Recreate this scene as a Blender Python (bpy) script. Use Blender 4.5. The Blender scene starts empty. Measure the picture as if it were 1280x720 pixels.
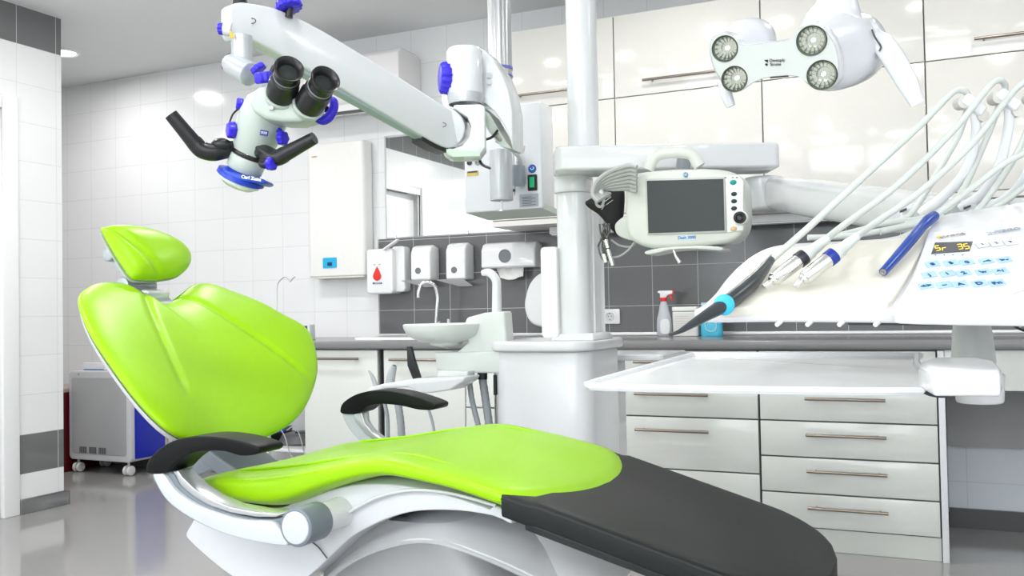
import bpy, bmesh, math, random
from mathutils import Vector, Matrix
V = Vector
random.seed(7)
SC = bpy.context.scene
COL = SC.collection
R = math.radians

# ------------------------------------------------------------------ camera
FPX = 1147.0
_yaw, _pit, _rol = R(-24.508), R(1.368), R(-1.038)
CF = V((math.sin(_yaw)*math.cos(_pit), math.cos(_yaw)*math.cos(_pit), math.sin(_pit)))
_r = V((math.cos(_yaw), -math.sin(_yaw), 0))
_u = _r.cross(CF)
CR = _r*math.cos(_rol) + _u*math.sin(_rol)
CU = -_r*math.sin(_rol) + _u*math.cos(_rol)
EYE = V((0, 0, .99))

def ray(x, y): return CF*FPX + CR*(x-640) - CU*(y-360)
def atY(x, y, Y):
    d = ray(x, y); return EYE + d*((Y-EYE.y)/d.y)
def atZ(x, y, Z):
    d = ray(x, y); return EYE + d*((Z-EYE.z)/d.z)
def S(x, y, D):
    d = ray(x, y); return EYE + d*(D/FPX)
def onP(x, y, p0, n):
    d = ray(x, y); return EYE + d*((p0-EYE).dot(n)/d.dot(n))

cam_d = bpy.data.cameras.new('camera'); cam = bpy.data.objects.new('camera', cam_d); COL.objects.link(cam)
cam_d.sensor_width = 36; cam_d.lens = 36*FPX/1280; cam_d.clip_start = .05
mw = Matrix((CR, CU, -CF)).transposed().to_4x4(); mw.translation = EYE
cam.matrix_world = mw
SC.camera = cam

# ------------------------------------------------------------------ materials
MATS = {}
def mat(name, col, rough=.4, metal=0, spec=.5, coat=0, emis=None, es=0, trans=0, alpha=1, noise=0, nscale=40, bump=0, bscale=200, ior=1.45):
    if name in MATS: return MATS[name]
    m = bpy.data.materials.new(name); m.use_nodes = True
    nt = m.node_tree; b = nt.nodes['Principled BSDF']
    c = (*col, 1)
    b.inputs['Base Color'].default_value = c
    b.inputs['Roughness'].default_value = rough
    b.inputs['Metallic'].default_value = metal
    b.inputs['Specular IOR Level'].default_value = spec
    b.inputs['IOR'].default_value = ior
    b.inputs['Coat Weight'].default_value = coat
    b.inputs['Coat Roughness'].default_value = .06
    b.inputs['Transmission Weight'].default_value = trans
    b.inputs['Alpha'].default_value = alpha
    if emis: b.inputs['Emission Color'].default_value = (*emis, 1); b.inputs['Emission Strength'].default_value = es
    tc = nt.nodes.new('ShaderNodeTexCoord')
    nz = nt.nodes.new('ShaderNodeTexNoise'); nz.inputs['Scale'].default_value = nscale; nz.inputs['Detail'].default_value = 3
    nt.links.new(tc.outputs['Object'], nz.inputs['Vector'])
    k = noise if noise else .02
    mx = nt.nodes.new('ShaderNodeMix'); mx.data_type = 'RGBA'
    mx.inputs['A'].default_value = (*[max(0, v*(1-k)) for v in col], 1)
    mx.inputs['B'].default_value = (*[min(1, v*(1+k)) for v in col], 1)
    nt.links.new(nz.outputs['Fac'], mx.inputs['Factor']); nt.links.new(mx.outputs['Result'], b.inputs['Base Color'])
    if bump:
        n2 = nt.nodes.new('ShaderNodeTexNoise'); n2.inputs['Scale'].default_value = bscale; n2.inputs['Detail'].default_value = 4
        nt.links.new(tc.outputs['Object'], n2.inputs['Vector'])
        bp = nt.nodes.new('ShaderNodeBump'); bp.inputs['Strength'].default_value = bump; bp.inputs['Distance'].default_value = .002
        nt.links.new(n2.outputs['Fac'], bp.inputs['Height']); nt.links.new(bp.outputs['Normal'], b.inputs['Normal'])
    MATS[name] = m
    return m

def tile_mat(name, axis, x0, bands, white=(.82, .83, .84), dark=(.165, .168, .17), rough=.12, grout=(.66, .67, .68)):
    """Glazed wall tiles, 23.2 x 20 cm, with optional darker rows between the given heights."""
    m = bpy.data.materials.new(name); m.use_nodes = True
    nt = m.node_tree; N = nt.nodes; L = nt.links; b = N['Principled BSDF']
    g = N.new('ShaderNodeNewGeometry'); sx = N.new('ShaderNodeSeparateXYZ'); L.new(g.outputs['Position'], sx.inputs[0])
    a = N.new('ShaderNodeMath'); a.operation = 'SUBTRACT'; L.new(sx.outputs[axis], a.inputs[0]); a.inputs[1].default_value = x0
    cb = N.new('ShaderNodeCombineXYZ'); L.new(a.outputs[0], cb.inputs[0]); L.new(sx.outputs[2], cb.inputs[1])
    br = N.new('ShaderNodeTexBrick'); br.offset = 0; br.squash = 1
    br.inputs['Scale'].default_value = 1; br.inputs['Brick Width'].default_value = .232; br.inputs['Row Height'].default_value = .2
    br.inputs['Mortar Size'].default_value = .0016; br.inputs['Mortar Smooth'].default_value = .3; br.inputs['Bias'].default_value = 0
    L.new(cb.outputs[0], br.inputs['Vector'])
    br.inputs['Color1'].default_value = (*white, 1); br.inputs['Color2'].default_value = (*[v*.985 for v in white], 1); br.inputs['Mortar'].default_value = (*grout, 1)
    out = br.outputs['Color']
    for (lo, hi) in bands:
        q = []
        for op, v in (('GREATER_THAN', lo), ('LESS_THAN', hi)):
            c = N.new('ShaderNodeMath'); c.operation = op; L.new(sx.outputs[2], c.inputs[0]); c.inputs[1].default_value = v; q.append(c)
        p = N.new('ShaderNodeMath'); p.operation = 'MULTIPLY'; L.new(q[0].outputs[0], p.inputs[0]); L.new(q[1].outputs[0], p.inputs[1])
        inv = N.new('ShaderNodeMath'); inv.operation = 'SUBTRACT'; inv.inputs[0].default_value = 1; L.new(br.outputs['Fac'], inv.inputs[1])
        p2 = N.new('ShaderNodeMath'); p2.operation = 'MULTIPLY'; L.new(p.outputs[0], p2.inputs[0]); L.new(inv.outputs[0], p2.inputs[1])
        mx = N.new('ShaderNodeMix'); mx.data_type = 'RGBA'; L.new(p2.outputs[0], mx.inputs['Factor']); L.new(out, mx.inputs['A']); mx.inputs['B'].default_value = (*dark, 1)
        out = mx.outputs['Result']
    L.new(out, b.inputs['Base Color'])
    bp = N.new('ShaderNodeBump'); bp.inputs['Strength'].default_value = .35; bp.inputs['Distance'].default_value = .001; bp.invert = True
    L.new(br.outputs['Fac'], bp.inputs['Height']); L.new(bp.outputs['Normal'], b.inputs['Normal'])
    b.inputs['Roughness'].default_value = rough
    return m

# ------------------------------------------------------------------ mesh builder
def crom(pts, n=8, closed=False):
    pts = [V(p) for p in pts]
    if len(pts) < 3 and not closed: return pts
    out = []; m = len(pts); rng = m if closed else m-1
    for i in range(rng):
        if closed: p0, p1, p2, p3 = pts[(i-1) % m], pts[i], pts[(i+1) % m], pts[(i+2) % m]
        else: p0, p1, p2, p3 = pts[max(i-1, 0)], pts[i], pts[i+1], pts[min(i+2, m-1)]
        for k in range(n):
            t = k/n
            out.append(.5*((2*p1)+(p2-p0)*t+(2*p0-5*p1+4*p2-p3)*t*t+(3*p1-p0-3*p2+p3)*t**3))
    if not closed: out.append(pts[-1])
    return out

def resample(pts, n, closed=True):
    pts = [V(p) for p in pts]
    if closed: pts = pts+[pts[0]]
    L = [0]
    for a, b in zip(pts, pts[1:]): L.append(L[-1]+(b-a).length)
    out = []; j = 0; tot = L[-1]; cnt = n if closed else n-1
    for i in range(n):
        t = tot*i/cnt
        while j < len(L)-2 and L[j+1] < t: j += 1
        d = L[j+1]-L[j]
        out.append(pts[j].lerp(pts[j+1], (t-L[j])/d if d > 1e-9 else 0))
    return out

def frame(d):
    d = V(d).normalized(); up = V((0, 0, 1)) if abs(d.z) < .95 else V((0, 1, 0))
    a = d.cross(up).normalized(); return a, a.cross(d).normalized(), d

class MB:
    def __init__(s): s.bm = bmesh.new()
    def ring(s, c, a, b, ra, rb=None, n=24, ph=0):
        rb = ra if rb is None else rb
        return [s.bm.verts.new(V(c)+a*(ra*math.cos(ph+2*math.pi*i/n))+b*(rb*math.sin(ph+2*math.pi*i/n))) for i in range(n)]
    def bridge(s, r1, r2, closed=True):
        n = len(r1); f = []
        for i in range(n if closed else n-1):
            j = (i+1) % n
            try: f.append(s.bm.faces.new((r1[i], r1[j], r2[j], r2[i])))
            except ValueError: pass
        return f
    def cap(s, r):
        try: s.bm.faces.new(r)
        except ValueError: pass
    def loft(s, rings, caps=True, closed=True):
        rs = [[s.bm.verts.new(V(p)) for p in r] for r in rings]
        for a, b in zip(rs, rs[1:]): s.bridge(a, b, closed)
        if caps and closed: s.cap(list(reversed(rs[0]))); s.cap(rs[-1])
        return s
    def box(s, lo, hi):
        x0, y0, z0 = [min(a, b) for a, b in zip(lo, hi)]; x1, y1, z1 = [max(a, b) for a, b in zip(lo, hi)]
        return s.loft([[(x0, y0, z0), (x1, y0, z0), (x1, y1, z0), (x0, y1, z0)], [(x0, y0, z1), (x1, y0, z1), (x1, y1, z1), (x0, y1, z1)]])
    def obox(s, c, ax, ay, az, hx, hy, hz):
        c = V(c); ax, ay, az = V(ax).normalized(), V(ay).normalized(), V(az).normalized()
        r = lambda z: [c+ax*(sx*hx)+ay*(sy*hy)+az*z for sx, sy in ((-1, -1), (1, -1), (1, 1), (-1, 1))]
        return s.loft([r(-hz), r(hz)])
    def rbox(s, lo, hi, r, axis=2, n=6):
        """box with the four edges along one axis rounded to radius r"""
        lo = V(lo); hi = V(hi); i, j = [(1, 2), (2, 0), (0, 1)][axis]
        def ringp(h):
            out = []
            for (cx, cy, a0) in ((hi[i]-r, hi[j]-r, 0), (lo[i]+r, hi[j]-r, 90), (lo[i]+r, lo[j]+r, 180), (hi[i]-r, lo[j]+r, 270)):
                for k in range(n+1):
                    a = R(a0+90*k/n); p = V((0, 0, 0)); p[i] = cx+r*math.cos(a); p[j] = cy+r*math.sin(a); p[axis] = h; out.append(p)
            return out
        return s.loft([ringp(lo[axis]), ringp(hi[axis])])
    def cyl(s, p0, p1, r0, r1=None, n=24, caps=True):
        p0, p1 = V(p0), V(p1); r1 = r0 if r1 is None else r1; a, b, d = frame(p1-p0)
        A = s.ring(p0, a, b, r0, n=n); B = s.ring(p1, a, b, r1, n=n); s.bridge(A, B)
        if caps: s.cap(list(reversed(A))); s.cap(B)
        return s
    def lathe(s, p0, axis, prof, n=32):
        a, b, d = frame(axis); prev = None; p0 = V(p0)
        for h, r in prof:
            if r < 1e-5:
                v = s.bm.verts.new(p0+d*h)
                if prev:
                    for i in range(n): s.bm.faces.new((prev[i], prev[(i+1) % n], v)) if isinstance(prev, list) else None
                prev = v; continue
            rg = s.ring(p0+d*h, a, b, r, n=n)
            if isinstance(prev, list): s.bridge(prev, rg)
            elif prev is not None:
                for i in range(n): s.bm.faces.new((rg[(i+1) % n], rg[i], prev))
            prev = rg
        return s
    def ell(s, c, rx, ry, rz, ax=None, n=20, m=12):
        ax = ax or (V((1, 0, 0)), V((0, 1, 0)), V((0, 0, 1))); c = V(c)
        rings = []
        for j in range(1, m):
            t = math.pi*j/m
            rings.append([c+ax[0]*(rx*math.sin(t)*math.cos(2*math.pi*i/n))+ax[1]*(ry*math.sin(t)*math.sin(2*math.pi*i/n))-ax[2]*(rz*math.cos(t)) for i in range(n)])
        rs = [[s.bm.verts.new(p) for p in r] for r in rings]
        for a, b in zip(rs, rs[1:]): s.bridge(a, b)
        v0 = s.bm.verts.new(c-ax[2]*rz); v1 = s.bm.verts.new(c+ax[2]*rz)
        for i in range(n):
            s.bm.faces.new((rs[0][(i+1) % n], rs[0][i], v0)); s.bm.faces.new((rs[-1][i], rs[-1][(i+1) % n], v1))
        return s
    def tube(s, pts, r, n=10, sm=6, flat=1):
        ps = crom(pts, sm) if sm > 1 else [V(p) for p in pts]
        rr = r if isinstance(r, (list, tuple)) else None; rings = []; a = None; m = len(ps)
        for i, p in enumerate(ps):
            d = (ps[min(i+1, m-1)]-ps[max(i-1, 0)]).normalized()
            if a is None: a, b, _ = frame(d)
            a = (a-d*a.dot(d)).normalized(); b = d.cross(a)
            if rr:
                t = i/(m-1)*(len(rr)-1); k = min(int(t), len(rr)-2); rad = rr[k]+(rr[k+1]-rr[k])*(t-k)
            else: rad = r
            rings.append([p+a*(rad*math.cos(2*math.pi*q/n))+b*(rad*flat*math.sin(2*math.pi*q/n)) for q in range(n)])
        return s.loft(rings)
    def prism(s, pts, vec):
        vec = V(vec); return s.loft([pts, [V(p)+vec for p in pts]])
    def pillow(s, pts, nrm, hf, hb, n=72, k=12, p=3.0, fn=None, cen=None):
        """cushion over a closed outline; nrm points to the front; hf/hb front/back swell; fn(point, t)->extra offset along nrm"""
        o = resample(pts, n); c = cen or sum(o, V((0, 0, 0)))/n; nrm = V(nrm).normalized()
        def lay(sgn, h):
            rs = []
            for q in range(k):
                t = q/k                         # 0 rim .. 1 centre
                sc = 1-t if q else 1
                sc = math.cos(t*math.pi/2)**.8 if q < k else 0
                hh = h*(1-sc**p)**(1/2.0)
                rs.append([c+(x-c)*sc+nrm*(sgn*hh) for x in o])
            rs.append(None); return rs
        f = lay(1, hf); b = lay(-1, hb); F = lambda x, t: x+nrm*fn(x, t) if fn else x
        rim = [s.bm.verts.new(F(x, 1)) for x in f[0]]
        for rs, sg, h in ((f, 1, hf), (b, -1, hb)):
            prev = rim
            for r in rs[1:-1]:
                cur = [s.bm.verts.new(F(x, sg)) for x in r]; s.bridge(prev, cur); prev = cur
            v = s.bm.verts.new(F(c+nrm*(sg*h), sg))
            for i in range(n): s.bm.faces.new((prev[i], prev[(i+1) % n], v))
        return s
    def add(s, o): 
        me = bpy.data.meshes.new('t'); o.bm.to_mesh(me); s.bm.from_mesh(me); bpy.data.meshes.remove(me); return s
    def build(s, name, m, parent=None, bev=0, seg=3, ang=38, label=None, cat=None, group=None, kind=None, flat=False, loc=None, sub=0):
        bm = s.bm
        bmesh.ops.remove_doubles(bm, verts=bm.verts, dist=1e-6)
        bmesh.ops.recalc_face_normals(bm, faces=bm.faces)
        if bev:
            ed = [e for e in bm.edges if len(e.link_faces) == 2 and e.calc_face_angle(0) > R(ang)]
            if ed: bmesh.ops.bevel(bm, geom=ed, offset=bev, segments=seg, profile=.5, affect='EDGES', clamp_overlap=True)
        me = bpy.data.meshes.new(name)
        root = V((0, 0, 0))
        if parent is not None:
            q = parent
            while q.parent: q = q.parent
            root = q.location.copy()
        elif loc is not None: root = V(loc)
        elif kind != 'structure':
            bb = [v.co for v in bm.verts]
            root = V(((min(v.x for v in bb)+max(v.x for v in bb))/2, (min(v.y for v in bb)+max(v.y for v in bb))/2, min(v.z for v in bb)))
        bmesh.ops.translate(bm, verts=bm.verts, vec=-root)
        bm.to_mesh(me); bm.free()
        me.materials.append(m)
        if not flat:
            me.polygons.foreach_set('use_smooth', [True]*len(me.polygons)); me.set_sharp_from_angle(angle=R(40))
        o = bpy.data.objects.new(name, me); COL.objects.link(o)
        if parent is not None: o.parent = parent
        else: o.location = root
        if sub:
            md = o.modifiers.new('sub', 'SUBSURF'); md.levels = sub; md.render_levels = sub
        for k, v in (('label', label), ('category', cat), ('group', group), ('kind', kind)):
            if v: o[k] = v
        return o

def cut(o, cutters):
    """bore the cutters' shapes out of mesh object o"""
    for c in cutters:
        md = o.modifiers.new('b', 'BOOLEAN'); md.operation = 'DIFFERENCE'; md.object = c; md.solver = 'EXACT'
    bpy.context.view_layer.update()
    me = bpy.data.meshes.new_from_object(o.evaluated_get(bpy.context.evaluated_depsgraph_get()))
    o.modifiers.clear(); o.data = me
    for c in cutters: bpy.data.objects.remove(c)

def thing(name, label, cat, loc, group=None):
    o = bpy.data.objects.new(name, None); COL.objects.link(o); o.empty_display_size = .05
    o.location = V(loc); o['label'] = label; o['category'] = cat
    if group: o['group'] = group
    return o
def struct(name, mb, m, bev=0): return mb.build(name, m, None, bev=bev, kind='structure')
def kids(o): return [c for c in bpy.data.objects if c.parent == o]
def copy_tree(o, parent=None, label=None, off=None):
    c = o.copy(); COL.objects.link(c)
    if parent is not None: c.parent = parent
    if label: c['label'] = label
    if off is not None: c.location = c.location+V(off)
    for ch in kids(o): copy_tree(ch, c)
    return c

def text(name, body, p, right, up, size, m, parent, sx=1.0, bold=0, ext=.0004, shear=0):
    """raised lettering: centre p, directions right/up, cap height about size*.7"""
    cu = bpy.data.curves.new('txt', 'FONT'); cu.body = body; cu.size = size; cu.align_x = 'CENTER'; cu.align_y = 'CENTER'
    cu.extrude = ext; cu.offset = bold; cu.shear = shear; cu.resolution_u = 3
    to = bpy.data.objects.new('txt', cu); COL.objects.link(to)
    bpy.context.view_layer.update()
    me = bpy.data.meshes.new_from_object(to); bpy.data.objects.remove(to)
    right = V(right).normalized(); nn = right.cross(V(up)).normalized(); up2 = nn.cross(right)
    q = parent
    while q.parent: q = q.parent
    M = Matrix((right*sx, up2, nn)).transposed().to_4x4(); M.translation = V(p)-q.location
    me.transform(M); me.materials.clear(); me.materials.append(m); me.name = name
    o = bpy.data.objects.new(name, me); COL.objects.link(o); o.parent = parent
    return o

# shared materials
WHITE = mat('white_plastic', (.83, .845, .86), .25, coat=.3)
WHITE2 = mat('soft_white_plastic', (.78, .79, .80), .35)
CREAMW = mat('warm_white_plastic', (.83, .83, .81), .3)
LGREY = mat('light_grey_plastic', (.55, .57, .59), .35)
MGREY = mat('mid_grey_plastic', (.25, .28, .30), .35)
BLACK = mat('black_plastic', (.012, .013, .015), .32)
RUBBER = mat('black_rubber', (.02, .02, .022), .55)
CHROME = mat('chrome', (.85, .86, .87), .1, metal=1)
STEEL = mat('brushed_steel', (.6, .6, .6), .28, metal=1, noise=.08, nscale=90)
BLUE = mat('violet_blue_plastic', (.035, .02, .62), .35)
CHAIRW = mat('chair_shell_white', (.63, .65, .68), .18, coat=.4)
HOSE = mat('hose_grey_green', (.58, .62, .59), .4)
GLASSY = mat('lens_glass', (.9, .95, .93), .03, trans=.9)
INK = mat('dark_print', (.06, .06, .07), .5)
# ================================================================== ROOM
YW = 4.52; XS = -4.22; ZC = 2.6
XL, XR, YF = -6.6, 2.6, -2.4
T_back = tile_mat('wall_tile_back', 0, -1.045, [])
T_side = tile_mat('wall_tile_side', 1, 3.2, [(2.4, 2.6)])
T_stub = tile_mat('wall_tile_partition', 1, 3.2, [(2.4, 2.6), (.2, .4)])
T_dark = tile_mat('splash_tile_grey', 0, -1.045, [(0, 3)], dark=(.125, .128, .132), grout=(.5, .51, .52), rough=.16)
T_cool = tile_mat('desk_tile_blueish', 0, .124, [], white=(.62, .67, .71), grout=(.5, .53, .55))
CEILM = mat('ceiling_paint', (.80, .81, .815), .7)
def floor_mat():
    m = bpy.data.materials.new('floor_polished_grey'); m.use_nodes = True
    nt = m.node_tree; b = nt.nodes['Principled BSDF']
    tc = nt.nodes.new('ShaderNodeTexCoord'); nz = nt.nodes.new('ShaderNodeTexNoise'); nz.inputs['Scale'].default_value = 1.3; nz.inputs['Detail'].default_value = 6
    nt.links.new(tc.outputs['Object'], nz.inputs['Vector'])
    cr = nt.nodes.new('ShaderNodeValToRGB'); cr.color_ramp.elements[0].color = (.29, .285, .28, 1); cr.color_ramp.elements[1].color = (.34, .335, .33, 1)
    nt.links.new(nz.outputs['Fac'], cr.inputs['Fac']); nt.links.new(cr.outputs['Color'], b.inputs['Base Color'])
    b.inputs['Roughness'].default_value = .1; b.inputs['Specular IOR Level'].default_value = .6
    return m
FLOORM = floor_mat()
struct('floor', MB().box((XL-.2, YF-.2, -.1), (XR+.2, YW+.2, 0)), FLOORM)
struct('ceiling', MB().box((XL-.2, YF-.2, ZC), (XR+.2, YW+.2, ZC+.1)), CEILM)
struct('wall_back', MB().box((XL, YW, 0), (XR, YW+.15, ZC)), T_back)
struct('wall_left', MB().box((XL-.15, YF, 0), (XL, YW, ZC)), T_side)
struct('wall_right', MB().box((XR, YF, 0), (XR+.15, YW+.15, ZC)), T_side)
# front wall with a wide unseen window added for daylight behind the photographer
fw = MB(); fw.box((XL, YF-.15, 0), (XR, YF, .9)); fw.box((XL, YF-.15, 2.3), (XR, YF, ZC)); fw.box((XL, YF-.15, .9), (-2.6, YF, 2.3)); fw.box((1.6, YF-.15, .9), (XR, YF, 2.3))
struct('wall_front', fw, mat('wall_paint', (.8, .8, .79), .6))
wf = MB()
for x in (-2.6, -1.2, .2, 1.54): wf.box((x, YF-.1, .9), (x+.06, YF-.04, 2.3))
for z in (.9, 2.24): wf.box((-2.6, YF-.1, z), (1.6, YF-.04, z+.06))
win = struct('added_window_1', wf, WHITE2)
# partition wall at the left with its door
DY0, DY1, DZ = 1.68, 3.2, 2.12
pw = MB(); pw.box((XS-.18, DY1, 0), (XS, 3.465, ZC)); pw.box((XS-.18, DY0, DZ), (XS, DY1, ZC)); pw.box((XS-.18, YF, 0), (XS, DY0, ZC))
struct('wall_partition', pw, T_stub)
dj = MB(); dj.box((XS-.02, DY1-.09, 0), (XS+.012, DY1, DZ+.0)); dj.box((XS-.02, DY0, 0), (XS+.012, DY0+.09, DZ)); dj.box((XS-.02, DY0+.09, DZ-.07), (XS+.012, DY1-.09, DZ))
struct('trim_1', dj, mat('door_white', (.85, .86, .87), .25), bev=.004)
dd = struct('door_1', MB().box((XS-.10, DY0+.09, .005), (XS-.06, DY1-.09, DZ-.07)), mat('door_white', (.85, .86, .87), .25), bev=.003)
MB().cyl((XS-.06, DY0+.2, 1.0), (XS-.01, DY0+.2, 1.0), .009).cyl((XS-.012, DY0+.2, 1.0), (XS-.012, DY0+.33, 1.0), .009).build('door_handle', STEEL, dd)
BASEM = mat('baseboard_grey', (.16, .163, .165), .25)
struct('baseboard_left', MB().box((XS, DY1, 0), (XS+.018, 3.465, .075)).box((XS-.18, 3.465, 0), (XS+.018, 3.49, .075)), BASEM, bev=.003)
struct('baseboard_back', MB().box((XL, YW-.015, 0), (XR, YW, .06)), BASEM, bev=.003)
# dark grey splashback, ending under the mirror / cabinets, and white edge profile on its left
struct('trim_2', MB().box((-2.905, YW-.008, .855), (1.6, YW, 1.412)), T_dark)
struct('trim_3', MB().box((-2.925, YW-.011, .855), (-2.905, YW, 1.412)), mat('profile_white', (.8, .8, .8), .3))
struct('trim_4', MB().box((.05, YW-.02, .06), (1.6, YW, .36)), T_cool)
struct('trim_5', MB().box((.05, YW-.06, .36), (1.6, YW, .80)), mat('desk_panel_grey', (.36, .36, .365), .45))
struct('baseboard_right', MB().box((.05, YW-.035, 0), (1.6, YW, .085)), mat('baseboard_dark', (.07, .07, .072), .3))

# ------------------------------------------------------------------ lights
LAMP = mat('lamp_face', (1, 1, 1), .5, emis=(1, .98, .95), es=6)
RIM = mat('lamp_rim', (.9, .9, .9), .3)
def downlight(x, y, lab, w=11):
    t = thing('ceiling_downlight', lab, 'ceiling light', (x, y, ZC-.02), 'recessed ceiling downlights')
    MB().lathe((x, y, ZC), (0, 0, -1), [(0, .1), (.006, .1), (.012, .088), (.006, .078), (.0, .078)], n=32).build('lamp_rim', RIM, t)
    MB().cyl((x, y, ZC-.004), (x, y, ZC-.0005), .078, n=32).build('lamp_face', LAMP, t)
    ld = bpy.data.lights.new('downlight_beam', 'AREA'); ld.shape = 'DISK'; ld.size = .15; ld.energy = w; ld.color = (1, .985, .96)
    lo = bpy.data.objects.new('downlight_beam', ld); COL.objects.link(lo); lo.location = (0, 0, -.006); lo.parent = t
    return t
HID = 'round recessed ceiling downlight out of the picture, lighting the room'
downlight(-4.74, 3.90, 'round recessed ceiling downlight glowing beside the tiled partition wall', 8)
for (x, y, w_) in ((-2.1, 1.2, 7), (-2.1, 3.0, 9), (-.95, .65, 2.5), (-.93, 1.37, 5), (-.9, 3.42, 7), (.3, 3.3, 5.5), (1.4, 2.2, 7), (-3.4, 1.9, 10), (-3.3, 3.1, 9), (-5.6, 2.6, 11), (-3.3, .2, 6), (-5.4, .4, 12), (.2, -.6, 3), (1.6, .4, 4)):
    downlight(x, y, HID, w_)
def panel(x, y, sx, sy, w):  # unseen panels added behind the camera as soft fill light
    t = thing('added_ceiling_panel', 'added square fill light panel on the ceiling, out of the picture', 'ceiling light', (x, y, ZC-.03), 'added fill light panels')
    MB().box((x-sx/2, y-sy/2, ZC-.03), (x+sx/2, y+sy/2, ZC)).build('panel_frame', RIM, t, bev=.004)
    MB().box((x-sx/2+.02, y-sy/2+.02, ZC-.033), (x+sx/2-.02, y+sy/2-.02, ZC-.0305)).build('panel_diffuser', mat('panel_face', (1, 1, 1), .5, emis=(1, 1, 1), es=4), t)
    ld = bpy.data.lights.new('panel_fill_beam', 'AREA'); ld.shape = 'RECTANGLE'; ld.size = sx; ld.size_y = sy; ld.energy = w; ld.color = (1, 1, 1)
    lo = bpy.data.objects.new('panel_fill_beam', ld); COL.objects.link(lo); lo.location = (0, 0, -.006); lo.parent = t
panel(-1.2, -1.4, 1.2, 1.2, 26); panel(1.4, -1.4, 1.2, 1.2, 20); panel(-3.3, -1.5, 1.2, 1.2, 26)
w = bpy.data.worlds.new('sky'); SC.world = w; w.use_nodes = True
bg = w.node_tree.nodes['Background']; bg.inputs['Color'].default_value = (.86, .93, 1, 1); bg.inputs['Strength'].default_value = 2.0
# added fill lamp behind the unseen window, standing in for daylight
ld = bpy.data.lights.new('window_fill_light', 'AREA'); ld.shape = 'RECTANGLE'; ld.size = 4.1; ld.size_y = 1.35; ld.energy = 40; ld.color = (.93, .97, 1)
lo = bpy.data.objects.new('window_fill_light', ld); COL.objects.link(lo); lo.location = (-.5, YF-.16, 1.6); lo.rotation_euler = (R(90), 0, 0)
SC.view_settings.view_transform = 'Standard'; SC.view_settings.look = 'None'; SC.view_settings.gamma = 1; SC.view_settings.exposure = .30
SC.view_settings.use_curve_mapping = False

# ------------------------------------------------------------------ wall cabinets
CABM = mat('cabinet_gloss_cream', (.74, .73, .69), .12, coat=.5)
CABB = mat('cabinet_carcass', (.70, .69, .66), .4)
YC = 4.17
xs = [-2.012, -1.346, -.66, .004, .67, 1.33]
HANDLE = mat('handle_bronze_steel', (.30, .26, .22), .3, metal=1)
def bar_handle(parent, x0, x1, y, z, out=.032, name='handle'):
    mb = MB().cyl((x0, y-out, z), (x1, y-out, z), .0064, n=12)
    for x in (x0+.07*(x1-x0)+.01, x1-.07*(x1-x0)-.01): mb.cyl((x, y-out, z), (x, y, z), .0045, n=10)
    return mb.build(name, HANDLE, parent)
places = ['leftmost wall cabinet, behind the microscope column', 'wall cabinet second from the left, right of the white lift column',
          'wall cabinet behind the operating lamp', 'wall cabinet at the upper right behind the hose arms', 'wall cabinet at the far right edge']
for i in range(5):
    for tier, (z0, z1) in enumerate(((1.41, 1.99), (1.99, 2.385))):
        x0, x1 = xs[i], xs[i+1]
        if i == 4: pass
        t = thing('wall_cabinet', ('upper row ' if tier else 'lower row ')+'glossy cream '+places[i], 'cabinet', ((x0+x1)/2, (YC+YW)/2, z0), 'glossy cream wall cabinets')
        MB().box((x0+.0008, YC+.02, z0+.0008), (x1-.0008, YW-.009, z1-.0008)).build('cabinet_body', CABB, t)
        zl = z0+.0025 if tier else z0+.03
        d = MB().box((x0+.003, YC, zl), (x1-.003, YC+.019, z1-.0025)).build('door', CABM, t, bev=.0012, seg=2)
        if tier == 0: MB().box((x0+.001, YC+.004, z0), (x1-.001, YC+.019, z0+.026)).build('bottom_rail', CABB, t)
        if tier:
            c = (x0+x1)/2+.02
            bar_handle(d, c-.215 if i != 3 else c-.17, c+.215, YC, z0+.062)
# slim light rail fixed under the cabinets
t = thing('cabinet_light_rail', 'long slim white light rail fixed beneath the wall cabinets', 'light', (-.8, 4.36, 1.36))
MB().box((-1.76, 4.33, 1.372), (.55, 4.40, 1.409)).build('light_housing', WHITE2, t, bev=.004)
MB().box((-1.75, 4.335, 1.366), (.54, 4.395, 1.3715)).build('light_diffuser', mat('diffuser_off', (.8, .82, .86), .3), t)

# ------------------------------------------------------------------ base cabinets, worktop, desk
YB = 3.873
BCAB = mat('base_cabinet_white', (.66, .68, .65), .16, coat=.3)
KICK = mat('plinth_white', (.58, .60, .57), .3)
def base_unit(x0, x1, fronts, lab, lo=.09, hi=.805, handles=None, kind='drawer'):
    t = thing('base_cabinet', lab, 'cabinet', ((x0+x1)/2, 4.15, 0), 'white base cabinets under the worktop')
    MB().box((x0+.0005, YB+.02, lo), (x1-.0005, 4.485, hi)).build('cabinet_body', mat('carcass_grey', (.18, .18, .18), .5), t)
    MB().box((x0+.0005, YB+.005, 0.001), (x1-.0005, YB+.02, lo-.001)).build('plinth', KICK, t)
    for j, (z0, z1) in enumerate(fronts):
        d = MB().box((x0+.003, YB, z0+.003), (x1-.003, YB+.019, z1-.003)).build(kind, BCAB, t, bev=.002, seg=2)
        h = handles[j] if handles else None
        if h: bar_handle(d, h[0], h[1], YB, h[2])
    return t
def hz(x0, x1, z): return (x0, x1, z)
base_unit(-.655, .014, [(.09, .228), (.228, .373), (.373, .519), (.519, .664), (.664, .805)],
          'white four-drawer base cabinet right of centre beside the open desk', handles=[(-.47, -.17, .176), (-.47, -.17, .322), (-.47, -.17, .467), (-.47, -.17, .612), (-.47, -.17, .755)])
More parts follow.
